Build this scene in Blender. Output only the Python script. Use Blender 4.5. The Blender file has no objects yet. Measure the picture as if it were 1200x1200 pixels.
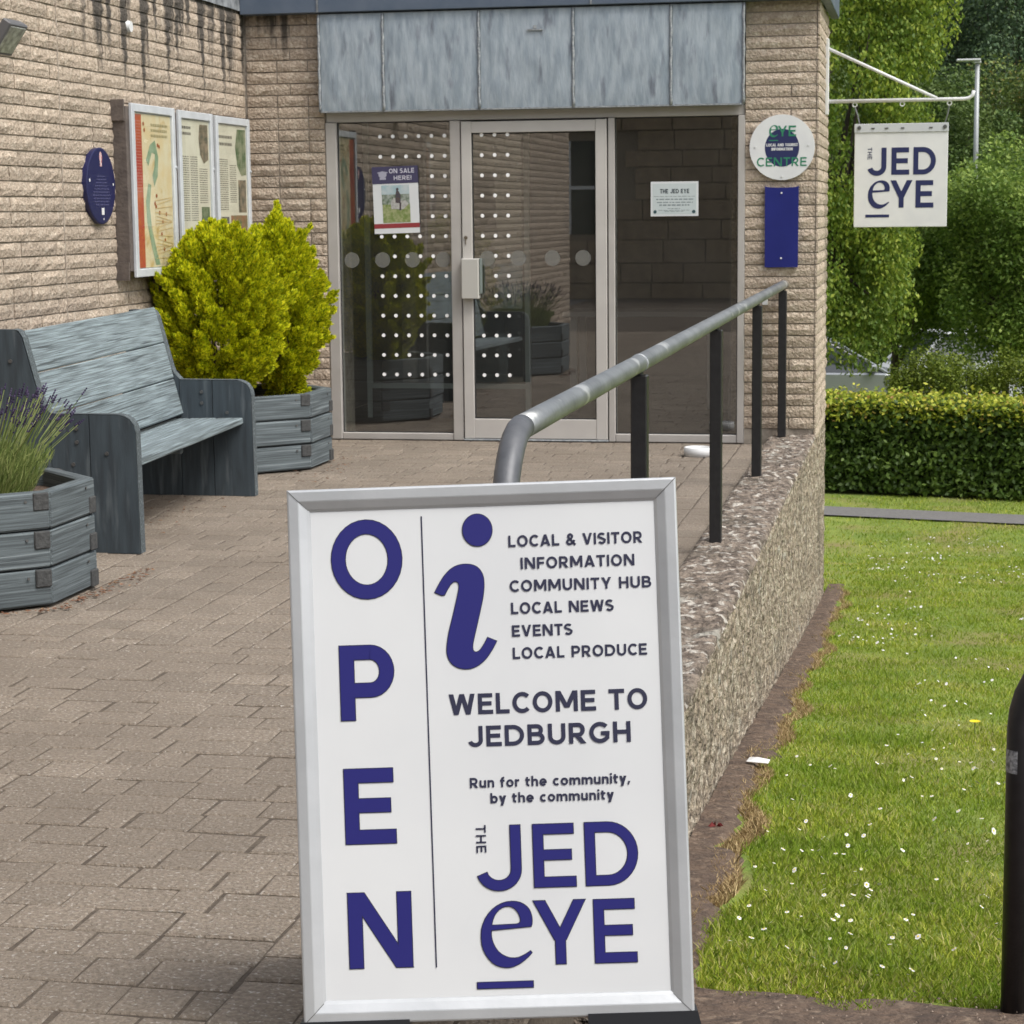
import bpy, math, random
import numpy as np
from mathutils import Vector, Matrix
from mathutils.geometry import tessellate_polygon
random.seed(7); RNG = np.random.default_rng(7)
SC = bpy.context.scene
COL = SC.collection
PI = math.pi

# ---------------------------------------------------------------- camera
F, YAW, PIT, ROL, CH = 2469.6057, -0.193, 0.1414, -0.0102, 1.4977
fw = Vector((math.sin(YAW)*math.cos(PIT), math.cos(YAW)*math.cos(PIT), -math.sin(PIT)))
rt = Vector((math.cos(YAW), -math.sin(YAW), 0)); up = rt.cross(fw)
R2 = rt*math.cos(ROL)+up*math.sin(ROL); U2 = -rt*math.sin(ROL)+up*math.cos(ROL)
cam = bpy.data.cameras.new('camera'); camo = bpy.data.objects.new('camera', cam); COL.objects.link(camo)
cam.sensor_width = 36; cam.lens = F/1200*36; cam.clip_end = 2000; cam.clip_start = .05
mw = Matrix((R2, U2, -fw)).transposed().to_4x4(); mw.translation = Vector((0, 0, CH)); camo.matrix_world = mw
cam.dof.use_dof = True; cam.dof.focus_distance = 5.0; cam.dof.aperture_fstop = 22
SC.camera = camo
def px(P):      # only used to choose which bricks and pavers show largest
    q = Vector(P)-Vector((0, 0, CH)); z = q.dot(fw)
    if z < .3: return (-9999, -9999, z)
    return (600+F*q.dot(R2)/z, 600-F*q.dot(U2)/z, z)

# ---------------------------------------------------------------- world and sun
SUN_DIR = Vector((0.62, -0.34, 1.0)).normalized()       # towards the sun
el = math.asin(SUN_DIR.z); az = math.atan2(SUN_DIR.x, SUN_DIR.y)
W = bpy.data.worlds.new('World'); SC.world = W; W.use_nodes = True
nt = W.node_tree; bg = nt.nodes['Background']
sky = nt.nodes.new('ShaderNodeTexSky'); sky.sky_type = 'NISHITA'; sky.sun_disc = False
sky.sun_elevation = el; sky.sun_rotation = az; sky.air_density = 1.0; sky.dust_density = 4.0; sky.ozone_density = 1.0
hs = nt.nodes.new('ShaderNodeHueSaturation'); hs.inputs['Saturation'].default_value = .35
nt.links.new(sky.outputs[0], hs.inputs['Color']); nt.links.new(hs.outputs[0], bg.inputs[0])
bg.inputs[1].default_value = .15
sl = bpy.data.lights.new('sun', 'SUN'); sl.energy = 1.45; sl.angle = math.radians(24); sl.color = (1, .95, .87)
so = bpy.data.objects.new('sun', sl); COL.objects.link(so); so.rotation_euler = SUN_DIR.to_track_quat('Z', 'Y').to_euler()
SC.view_settings.view_transform = 'Standard'; SC.view_settings.look = 'None'; SC.view_settings.gamma = 1
SC.view_settings.use_curve_mapping = False; SC.view_settings.exposure = 0.62
SC.render.engine = 'CYCLES'
SC.cycles.max_bounces = 8; SC.cycles.transparent_max_bounces = 12

# ---------------------------------------------------------------- material helpers
MATS = {}
def M(name, c1, c2=None, scale=8, rough=.8, bump=0, bscale=60, metal=0, vary=0.0, stretch=(1, 1, 1), obj=False,
      spec=.5, c3=None, s3=3, t3=(.5, .62), detail=6, streak=None, trans=0, bdist=.01, ramp=(.35, .65)):
    m = bpy.data.materials.new(name); m.use_nodes = True; t = m.node_tree; N = t.nodes; L = t.links
    b = N['Principled BSDF']; b.inputs['Roughness'].default_value = rough; b.inputs['Metallic'].default_value = metal
    b.inputs['Specular IOR Level'].default_value = spec
    if obj:
        tc = N.new('ShaderNodeTexCoord'); src = tc.outputs['Object']
        oi = N.new('ShaderNodeObjectInfo')
        ad = N.new('ShaderNodeVectorMath'); ad.operation = 'ADD'
        sc_ = N.new('ShaderNodeVectorMath'); sc_.operation = 'SCALE'; sc_.inputs['Scale'].default_value = 13.7
        cb = N.new('ShaderNodeCombineXYZ'); L.new(oi.outputs['Random'], cb.inputs[0]); L.new(oi.outputs['Random'], cb.inputs[1])
        L.new(cb.outputs[0], sc_.inputs[0]); L.new(src, ad.inputs[0]); L.new(sc_.outputs[0], ad.inputs[1]); src = ad.outputs[0]
    else:
        ge = N.new('ShaderNodeNewGeometry'); src = ge.outputs['Position']
    mp = N.new('ShaderNodeMapping'); mp.inputs['Scale'].default_value = stretch; L.new(src, mp.inputs[0])
    col = None
    def mix(a, bb, fac):
        x = N.new('ShaderNodeMix'); x.data_type = 'RGBA'
        if isinstance(fac, float): x.inputs[0].default_value = fac
        else: L.new(fac, x.inputs[0])
        for s, v in ((6, a), (7, bb)):
            if isinstance(v, tuple): x.inputs[s].default_value = (*v, 1)
            else: L.new(v, x.inputs[s])
        return x.outputs[2]
    def noise(s, d=6, src_=None, r=(.35, .65)):
        n = N.new('ShaderNodeTexNoise'); n.inputs['Scale'].default_value = s; n.inputs['Detail'].default_value = d
        L.new(src_ or mp.outputs[0], n.inputs['Vector'])
        q = N.new('ShaderNodeMapRange'); q.inputs[1].default_value = r[0]; q.inputs[2].default_value = r[1]
        L.new(n.outputs[0], q.inputs[0]); return q.outputs[0], n.outputs[0]
    cur = c1
    if c2:
        f, _ = noise(scale, detail, r=ramp); cur = mix(cur, c2, f)
    if c3:
        f, _ = noise(s3, 4, r=t3); cur = mix(cur, c3, f)
    if vary:
        ge2 = N.new('ShaderNodeNewGeometry'); oi2 = N.new('ShaderNodeObjectInfo')
        a = N.new('ShaderNodeMath'); a.operation = 'ADD'; L.new(ge2.outputs['Random Per Island'], a.inputs[0]); L.new(oi2.outputs['Random'], a.inputs[1])
        fr = N.new('ShaderNodeMath'); fr.operation = 'FRACT'; L.new(a.outputs[0], fr.inputs[0])
        q = N.new('ShaderNodeMapRange'); q.inputs[3].default_value = 1-vary; q.inputs[4].default_value = 1+vary; L.new(fr.outputs[0], q.inputs[0])
        h = N.new('ShaderNodeHueSaturation')
        if isinstance(cur, tuple): h.inputs['Color'].default_value = (*cur, 1)
        else: L.new(cur, h.inputs['Color'])
        L.new(q.outputs[0], h.inputs['Value']); cur = h.outputs[0]
    if streak: cur = streak(N, L, cur, mix, noise)
    if isinstance(cur, tuple): b.inputs['Base Color'].default_value = (*cur, 1)
    else: L.new(cur, b.inputs['Base Color'])
    if bump:
        _, n = noise(bscale, 8); bp = N.new('ShaderNodeBump'); bp.inputs['Strength'].default_value = bump; bp.inputs['Distance'].default_value = bdist
        L.new(n, bp.inputs['Height']); L.new(bp.outputs[0], b.inputs['Normal'])
    if trans:
        tl = N.new('ShaderNodeBsdfTranslucent'); ms = N.new('ShaderNodeMixShader'); ms.inputs[0].default_value = trans
        if isinstance(cur, tuple): tl.inputs[0].default_value = (*cur, 1)
        else: L.new(cur, tl.inputs[0])
        L.new(b.outputs[0], ms.inputs[1]); L.new(tl.outputs[0], ms.inputs[2]); L.new(ms.outputs[0], N['Material Output'].inputs[0])
    MATS[name] = m; return m

def leafmat(name, stops, trans=.25, rough=.55, spec=.3, patch=None):
    m = bpy.data.materials.new(name); m.use_nodes = True; t = m.node_tree; N = t.nodes; L = t.links
    b = N['Principled BSDF']; b.inputs['Roughness'].default_value = rough; b.inputs['Specular IOR Level'].default_value = spec
    ge = N.new('ShaderNodeNewGeometry'); cr = N.new('ShaderNodeValToRGB')
    L.new(ge.outputs['Random Per Island'], cr.inputs[0])
    while len(cr.color_ramp.elements) < len(stops): cr.color_ramp.elements.new(.5)
    for e, (p, c) in zip(cr.color_ramp.elements, stops): e.position = p; e.color = (*c, 1)
    co = cr.outputs[0]
    if patch:
        nz = N.new('ShaderNodeTexNoise'); nz.inputs['Scale'].default_value = patch[0]; nz.inputs['Detail'].default_value = 3; L.new(ge.outputs['Position'], nz.inputs['Vector'])
        mr = N.new('ShaderNodeMapRange'); mr.inputs[1].default_value = .38; mr.inputs[2].default_value = .64; mr.inputs[4].default_value = .65; L.new(nz.outputs[0], mr.inputs[0])
        mx = N.new('ShaderNodeMix'); mx.data_type = 'RGBA'; L.new(mr.outputs[0], mx.inputs[0]); L.new(co, mx.inputs[6]); mx.inputs[7].default_value = (*patch[1], 1); co = mx.outputs[2]
    L.new(co, b.inputs['Base Color'])
    tl = N.new('ShaderNodeBsdfTranslucent'); ms = N.new('ShaderNodeMixShader'); ms.inputs[0].default_value = trans
    L.new(co, tl.inputs[0]); L.new(b.outputs[0], ms.inputs[1]); L.new(tl.outputs[0], ms.inputs[2]); L.new(ms.outputs[0], N['Material Output'].inputs[0])
    return m

def wall_streaks(N, L, cur, mix, noise):
    # black algae runs below the roof edge of the left part of the building
    ge = N.new('ShaderNodeNewGeometry'); sp = N.new('ShaderNodeSeparateXYZ'); L.new(ge.outputs['Position'], sp.inputs[0])
    mp = N.new('ShaderNodeMapping'); mp.inputs['Scale'].default_value = (5.2, 5.2, .26); L.new(ge.outputs['Position'], mp.inputs[0])
    n = N.new('ShaderNodeTexNoise'); n.inputs['Scale'].default_value = 1.35; n.inputs['Detail'].default_value = 3.5; L.new(mp.outputs[0], n.inputs[0])
    zf = N.new('ShaderNodeMapRange'); zf.inputs[1].default_value = 2.0; zf.inputs[2].default_value = 2.85; zf.inputs[3].default_value = -.15; zf.inputs[4].default_value = .13; L.new(sp.outputs[2], zf.inputs[0])
    a = N.new('ShaderNodeMath'); a.operation = 'ADD'; L.new(n.outputs[0], a.inputs[0]); L.new(zf.outputs[0], a.inputs[1])
    r = N.new('ShaderNodeMapRange'); r.inputs[1].default_value = .53; r.inputs[2].default_value = .61; L.new(a.outputs[0], r.inputs[0])
    yf = N.new('ShaderNodeMapRange'); yf.inputs[1].default_value = 10.6; yf.inputs[2].default_value = 11.0; L.new(sp.outputs[1], yf.inputs[0])
    xf = N.new('ShaderNodeMapRange'); xf.inputs[1].default_value = -4.12; xf.inputs[2].default_value = -4.0; xf.inputs[3].default_value = 1; xf.inputs[4].default_value = 0; L.new(sp.outputs[0], xf.inputs[0])
    p = N.new('ShaderNodeMath'); p.operation = 'MULTIPLY'; L.new(r.outputs[0], p.inputs[0]); L.new(yf.outputs[0], p.inputs[1])
    p2 = N.new('ShaderNodeMath'); p2.operation = 'MULTIPLY'; L.new(p.outputs[0], p2.inputs[0]); L.new(xf.outputs[0], p2.inputs[1])
    p3 = N.new('ShaderNodeMath'); p3.operation = 'MULTIPLY'; p3.inputs[1].default_value = .88; L.new(p2.outputs[0], p3.inputs[0])
    return mix(cur, (.028, .026, .024), p3.outputs[0])

brickM = M('split_face_brick', (.465, .382, .302), (.335, .27, .208), 50, .95, .9, 60, vary=.10, c3=(.55, .475, .385), s3=28, t3=(.52, .72), streak=wall_streaks, bdist=.018)
mortarM = M('mortar', (.34, .30, .25), (.20, .17, .14), 14, .95, .4, 120, streak=wall_streaks)
def dirt(N, L, cur, mix, noise):
    # patchy wear and sand, larger than a paver
    f, _ = noise(1.3, 8, r=(.40, .66)); x = mix(cur, (.15, .122, .095), f)
    y = N.new('ShaderNodeMix'); y.data_type = 'RGBA'; y.inputs[0].default_value = .55; L.new(cur, y.inputs[6]); L.new(x, y.inputs[7]); return y.outputs[2]
paverM = M('paver_concrete', (.262, .218, .172), (.168, .138, .108), 80, .92, 1.0, 120, vary=.11, c3=(.42, .39, .35), s3=90, t3=(.58, .70), bdist=.010, streak=dirt)
jointM = M('joint_sand', (.065, .05, .038), (.11, .088, .066), 40, .95, .5, 100)
def lichen(N, L, cur, mix, noise):
    # dark damp growth and grey lichen patches on the old concrete
    f, _ = noise(2.2, 7, r=(.54, .72)); g = N.new('ShaderNodeMath'); g.operation = 'MULTIPLY'; g.inputs[1].default_value = .6; L.new(f, g.inputs[0])
    x = mix(cur, (.085, .075, .055), g.outputs[0]); f2, _ = noise(6, 5, r=(.62, .68)); h = N.new('ShaderNodeMath'); h.operation = 'MULTIPLY'; h.inputs[1].default_value = .6; L.new(f2, h.inputs[0])
    return mix(x, (.42, .41, .36), h.outputs[0])
def wall_top_tone(N, L, cur, mix, noise):
    ge = N.new('ShaderNodeNewGeometry'); sp = N.new('ShaderNodeSeparateXYZ'); L.new(ge.outputs['Normal'], sp.inputs[0])
    return cur
concM = M('exposed_aggregate', (.27, .22, .175), (.10, .078, .062), 26, .95, 1.0, 38, c3=(.50, .465, .41), s3=19, t3=(.56, .63), bdist=.05, ramp=(.40, .60), streak=lichen)
concFaceM = M('weathered_harling', (.40, .33, .245), (.17, .135, .10), 24, .95, 1.0, 42, c3=(.49, .43, .34), s3=18, t3=(.50, .62), bdist=.05, ramp=(.38, .60), streak=lichen)
leadM = M('lead_sheet', (.25, .30, .345), (.36, .41, .455), 15, .6, .4, 24, metal=.3, c3=(.15, .17, .205), s3=9, t3=(.59, .74), stretch=(1.7, 1, .42), bdist=.01)
leadEdgeM = M('lead_seam', (.36, .38, .39), (.2, .22, .24), 60, .5, .4, 60, metal=.3)
trimM = M('roof_trim_paint', (.07, .095, .135), (.09, .115, .155), 6, .5, .1, 40)
flashM = M('lead_flashing', (.4, .42, .44), (.16, .17, .18), 12, .5, .4, 25, metal=.3)
aluM = M('window_aluminium', (.47, .45, .43), (.42, .40, .38), 5, .45, 0, metal=.25)
doorM = M('door_paint', (.52, .50, .475), (.48, .46, .44), 5, .45, 0, metal=.15)
gasketM = M('gasket', (.02, .02, .02))
gapM = M('door_gap', (.03, .028, .025))
glassM = bpy.data.materials.new('window_glass'); glassM.use_nodes = True
def setup_glass(m, tint, refl, rough=.0, dust_haze=.0):
    t = m.node_tree; N = t.nodes; L = t.links; N.remove(N['Principled BSDF'])
    tr = N.new('ShaderNodeBsdfTransparent'); tr.inputs[0].default_value = (*tint, 1)
    gl = N.new('ShaderNodeBsdfGlossy'); gl.inputs['Roughness'].default_value = rough
    lw_ = N.new('ShaderNodeLayerWeight'); pw = N.new('ShaderNodeMath'); pw.operation = 'POWER'; pw.inputs[1].default_value = 5; lw_.inputs[0].default_value = .5; L.new(lw_.outputs['Facing'], pw.inputs[0])
    mr = N.new('ShaderNodeMapRange'); mr.inputs[3].default_value = refl; mr.inputs[4].default_value = 1
    L.new(pw.outputs[0], mr.inputs[0]); ms = N.new('ShaderNodeMixShader'); L.new(mr.outputs[0], ms.inputs[0])
    L.new(tr.outputs[0], ms.inputs[1]); L.new(gl.outputs[0], ms.inputs[2])
    df = N.new('ShaderNodeBsdfDiffuse'); df.inputs[0].default_value = (.55, .54, .5, 1); m2 = N.new('ShaderNodeMixShader')
    ge = N.new('ShaderNodeNewGeometry'); nz = N.new('ShaderNodeTexNoise'); nz.inputs['Scale'].default_value = 2.2; nz.inputs['Detail'].default_value = 6; L.new(ge.outputs['Position'], nz.inputs['Vector'])
    mq = N.new('ShaderNodeMapRange'); mq.inputs[1].default_value = .3; mq.inputs[2].default_value = .75; mq.inputs[3].default_value = dust_haze*.4; mq.inputs[4].default_value = dust_haze; L.new(nz.outputs[0], mq.inputs[0])  # thin dirt film that also paints a pale haze over the reflections
    L.new(mq.outputs[0], m2.inputs[0]); L.new(ms.outputs[0], m2.inputs[1]); L.new(df.outputs[0], m2.inputs[2]); L.new(m2.outputs[0], N['Material Output'].inputs[0])
setup_glass(glassM, (.78, .82, .80), .25, .006, .038)
thinM = bpy.data.materials.new('clear_cover'); thinM.use_nodes = True; setup_glass(thinM, (.95, .96, .95), .03)
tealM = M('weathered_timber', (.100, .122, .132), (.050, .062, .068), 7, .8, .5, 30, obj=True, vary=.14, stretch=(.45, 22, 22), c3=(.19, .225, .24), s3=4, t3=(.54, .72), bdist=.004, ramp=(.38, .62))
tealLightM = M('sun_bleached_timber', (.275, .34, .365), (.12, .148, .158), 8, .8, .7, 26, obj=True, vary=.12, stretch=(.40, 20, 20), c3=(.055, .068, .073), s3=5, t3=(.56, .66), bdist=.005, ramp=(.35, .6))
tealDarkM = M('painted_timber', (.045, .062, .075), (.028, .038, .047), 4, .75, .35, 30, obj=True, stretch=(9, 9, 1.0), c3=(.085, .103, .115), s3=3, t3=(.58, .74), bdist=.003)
endGrainM = M('end_grain', (.06, .062, .062), (.035, .036, .037), 60, .85, .4, 90, obj=True)
boltM = M('bolt_metal', (.12, .12, .12), metal=.6, rough=.5)
blackM = M('black_paint', (.011, .011, .013), (.016, .016, .018), 30, .38, .1, 80)
blackRM = M('black_plastic', (.016, .018, .022), rough=.45)
galvM = M('galvanised_steel', (.27, .285, .29), (.17, .18, .185), 9, .42, .15, 60, metal=.65, c3=(.50, .51, .50), s3=7, t3=(.6, .66), stretch=(1, .6, 1))
soilM = M('soil', (.125, .085, .06), (.07, .048, .036), 16, .95, .9, 50, c3=(.19, .14, .10), s3=30, t3=(.55, .7), bdist=.02)
lawnM = M('lawn_ground', (.13, .195, .025), (.20, .25, .04), 3.0, .95, .6, 70, c3=(.22, .19, .07), s3=1.2, t3=(.52, .7), bdist=.03)
asphaltM = M('path_asphalt', (.16, .155, .15), (.12, .117, .113), 40, .92, .3, 160)
whiteM = M('white_paint', (.68, .69, .69), (.62, .63, .64), 8, .45)
paperM = M('poster_paper', (.65, .67, .685), (.605, .625, .645), 3, .30, .05, 7, bdist=.004)
blueInk = M('blue_ink', (.013, .013, .145), rough=.5)
darkInk = M('dark_ink', (.022, .024, .055), rough=.5)
navyInk = M('navy_ink', (.012, .018, .085), rough=.5)
greenInk = M('green_ink', (.02, .19, .10), rough=.5)
navyPlate = M('navy_enamel', (.009, .014, .135), (.012, .018, .16), 5, .35)
navyOval = M('navy_plaque', (.010, .012, .065), rough=.4)
silverM = M('silver_frame', (.50, .52, .54), (.44, .46, .48), 7, .38, .05, 60, metal=.35)
silverWM = M('noticeboard_frame', (.62, .65, .68), (.54, .57, .60), 9, .45, .1, 40, metal=.2)
brownWoodM = M('board_side_timber', (.12, .098, .085), (.08, .065, .058), 14, .8, .4, 50)

# ---------------------------------------------------------------- mesh helpers
def mesh_obj(name, V, Fc, mat, parent=None, smooth=False, link=True):
    me = bpy.data.meshes.new(name); me.from_pydata([tuple(v) for v in V], [], [tuple(f) for f in Fc]); me.update()
    me.materials.append(mat)
    if smooth: me.shade_smooth()
    o = bpy.data.objects.new(name, me); COL.objects.link(o)
    if parent is not None: adopt(o, parent)
    return o
def adopt(o, parent):
    o.parent = parent
    wm = parent_world(parent)
    o.matrix_parent_inverse = wm.inverted()
def parent_world(p):
    m = p.matrix_basis.copy()
    if p.parent: m = parent_world(p.parent) @ p.matrix_parent_inverse @ m
    return m
def fast_mesh(name, V, quads, mat, parent=None, smooth=False):
    V = np.asarray(V, np.float32); Q = np.asarray(quads, np.int32); k = Q.shape[1]
    me = bpy.data.meshes.new(name); me.vertices.add(len(V)); me.vertices.foreach_set('co', V.ravel())
    me.loops.add(Q.size); me.loops.foreach_set('vertex_index', Q.ravel())
    me.polygons.add(len(Q)); me.polygons.foreach_set('loop_start', np.arange(len(Q), dtype=np.int32)*k)
    me.update(calc_edges=True); me.materials.append(mat)
    if smooth: me.shade_smooth()
    o = bpy.data.objects.new(name, me); COL.objects.link(o)
    if parent is not None: adopt(o, parent)
    return o
class MB:
    def __init__(s): s.V = []; s.F = []
    def add(s, V, Fc):
        n = len(s.V); s.V += [tuple(v) for v in V]; s.F += [tuple(i+n for i in f) for f in Fc]; return s
    def box(s, a, b, bev=0):
        x0, y0, z0 = a; x1, y1, z1 = b
        if bev <= 0:
            return s.add([(x0,y0,z0),(x1,y0,z0),(x1,y1,z0),(x0,y1,z0),(x0,y0,z1),(x1,y0,z1),(x1,y1,z1),(x0,y1,z1)],
                         [(0,3,2,1),(4,5,6,7),(0,1,5,4),(1,2,6,5),(2,3,7,6),(3,0,4,7)])
        V, Fc = bevbox(a, b, bev); return s.add(V, Fc)
    def tube(s, pts, r, n=12, cap=True):
        pts = [Vector(p) for p in pts]; rr = r if isinstance(r, (list, tuple)) else [r]*len(pts)
        V = []; Fc = []; prev = None
        for i, p in enumerate(pts):
            d = (pts[min(i+1, len(pts)-1)]-pts[max(i-1, 0)]).normalized()
            a = prev if prev is not None else (Vector((0, 0, 1)) if abs(d.z) < .9 else Vector((1, 0, 0)))
            u = (a-d*a.dot(d)).normalized(); prev = u; w = d.cross(u)
            for k in range(n):
                t = 2*PI*k/n; V.append(p+(u*math.cos(t)+w*math.sin(t))*rr[i])
        for i in range(len(pts)-1):
            for k in range(n):
                a, b = i*n+k, i*n+(k+1) % n; Fc.append((a, b, b+n, a+n))
        if cap:
            Fc.append(tuple(reversed(range(n)))); Fc.append(tuple(range((len(pts)-1)*n, len(pts)*n)))
        return s.add(V, Fc)
    def disc(s, c, u, v, r, n=24, ru=1, rv=1):
        c, u, v = Vector(c), Vector(u), Vector(v)
        return s.add([c+u*(r*ru*math.cos(2*PI*k/n))+v*(r*rv*math.sin(2*PI*k/n)) for k in range(n)], [tuple(range(n))])
    def build(s, name, mat, parent=None, smooth=False): return mesh_obj(name, s.V, s.F, mat, parent, smooth)
def bevbox(a, b, e):
    x0, y0, z0 = a; x1, y1, z1 = b; V = []; idx = {}
    for ix, x in enumerate((x0, x1)):
        for iy, y in enumerate((y0, y1)):
            for iz, z in enumerate((z0, z1)):
                sx, sy, sz = (1, -1)[ix], (1, -1)[iy], (1, -1)[iz]
                for k, p in enumerate(((x, y+sy*e, z+sz*e), (x+sx*e, y, z+sz*e), (x+sx*e, y+sy*e, z))):
                    idx[ix, iy, iz, k] = len(V); V.append(p)
    Fc = []
    for s in (0, 1):
        f = [idx[s, 0, 0, 0], idx[s, 1, 0, 0], idx[s, 1, 1, 0], idx[s, 0, 1, 0]]; Fc.append(f if s else f[::-1])
        f = [idx[0, s, 0, 1], idx[1, s, 0, 1], idx[1, s, 1, 1], idx[0, s, 1, 1]]; Fc.append(f[::-1] if s else f)
        f = [idx[0, 0, s, 2], idx[1, 0, s, 2], idx[1, 1, s, 2], idx[0, 1, s, 2]]; Fc.append(f if s else f[::-1])
    for i in (0, 1):
        for j in (0, 1):
            Fc.append((idx[0, i, j, 1], idx[1, i, j, 1], idx[1, i, j, 2], idx[0, i, j, 2]))
            Fc.append((idx[i, 0, j, 0], idx[i, 1, j, 0], idx[i, 1, j, 2], idx[i, 0, j, 2]))
            Fc.append((idx[i, j, 0, 0], idx[i, j, 1, 0], idx[i, j, 1, 1], idx[i, j, 0, 1]))
            for k in (0, 1): Fc.append((idx[i, j, k, 0], idx[i, j, k, 1], idx[i, j, k, 2]))
    # make all faces point outward
    c = Vector(((x0+x1)/2, (y0+y1)/2, (z0+z1)/2)); out = []
    for f in Fc:
        p = [Vector(V[i]) for i in f]; n = (p[1]-p[0]).cross(p[2]-p[0]); m = sum(p, Vector())/len(p)
        out.append(tuple(f) if n.dot(m-c) > 0 else tuple(reversed(f)))
    return V, out
def thing(name, label, cat, loc=(0, 0, 0), group=None):
    o = bpy.data.objects.new(name, None); COL.objects.link(o); o.location = loc; o.empty_display_size = .2
    o['label'] = label; o['category'] = cat
    if group: o['group'] = group
    return o
def tag(o, label=None, cat=None, group=None, kind=None):
    if label: o['label'] = label
    if cat: o['category'] = cat
    if group: o['group'] = group
    if kind: o['kind'] = kind
    return o
def prism(pts2, axis, a, b, mapf):
    """extrude a 2-D outline from a to b; mapf(u,v,w)->xyz"""
    n = len(pts2); V = [mapf(u, v, a) for u, v in pts2]+[mapf(u, v, b) for u, v in pts2]
    Fc = [tuple(range(n)), tuple(reversed(range(n, 2*n)))]+[((i+1) % n, i, i+n, (i+1) % n+n) for i in range(n)]
    return V, Fc
def fix_normals(o):
    import bmesh
    bm = bmesh.new(); bm.from_mesh(o.data); bmesh.ops.recalc_face_normals(bm, faces=bm.faces); bm.to_mesh(o.data); bm.free(); return o
def plank(name, p0, p1, wdir, w, t, mat, parent, bev=.006, jitter=0):
    """board from p0 to p1 (centre line); wdir = direction of its width"""
    p0, p1 = Vector(p0), Vector(p1); x = (p1-p0); L = x.length; x.normalize()
    y = Vector(wdir); y = (y-x*y.dot(x)).normalized(); z = x.cross(y)
    V, Fc = bevbox((-L/2, -w/2, -t/2), (L/2, w/2, t/2), bev)
    if jitter: V = [(v[0], v[1]+random.uniform(-jitter, jitter), v[2]+random.uniform(-jitter, jitter)) for v in V]
    o = mesh_obj(name, V, Fc, mat)
    m = Matrix((x, y, z)).transposed().to_4x4(); m.translation = (p0+p1)/2
    o.matrix_basis = m; adopt(o, parent)
    return o

# ---------------------------------------------------------------- lettering (strokes drawn as ribbons)
def arc(cx, cy, rx, ry, a0, a1, n=14):
    return [(cx+rx*math.cos(math.radians(a0+(a1-a0)*i/n)), cy+ry*math.sin(math.radians(a0+(a1-a0)*i/n))) for i in range(n+1)]
def ribbon(pts, w, closed=False, ext=0):
    P = [Vector(p) for p in pts]; n = len(P); Lf = []; Rt = []
    if ext and not closed:
        P[0] = P[0]+(P[0]-P[1]).normalized()*ext; P[-1] = P[-1]+(P[-1]-P[-2]).normalized()*ext
    for i in range(n):
        if closed: a, b = P[i-1], P[(i+1) % n]
        else: a, b = P[max(i-1, 0)], P[min(i+1, n-1)]
        d1 = (P[i]-a).normalized() if (P[i]-a).length > 1e-9 else (b-P[i]).normalized()
        d2 = (b-P[i]).normalized() if (b-P[i]).length > 1e-9 else d1
        t = (d1+d2).normalized(); nn = Vector((-t.y, t.x)); c = max(.35, nn.dot(Vector((-d1.y, d1.x))))
        Lf.append(P[i]+nn*(w/2/c)); Rt.append(P[i]-nn*(w/2/c))
    V = Lf+Rt; m = n if closed else n-1
    return V, [(i+n, (i+1) % n+n, (i+1) % n, i) for i in range(m)]
def diag(x0, y0, x1, y1, w):      # slanted stroke with level ends
    h = w/2*math.hypot(x1-x0, y1-y0)/abs(y1-y0)
    return ('p', [(x0-h, y0), (x0+h, y0), (x1+h, y1), (x1-h, y1)] if y1 > y0 else [(x1-h, y1), (x1+h, y1), (x0+h, y0), (x0-h, y0)])
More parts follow.
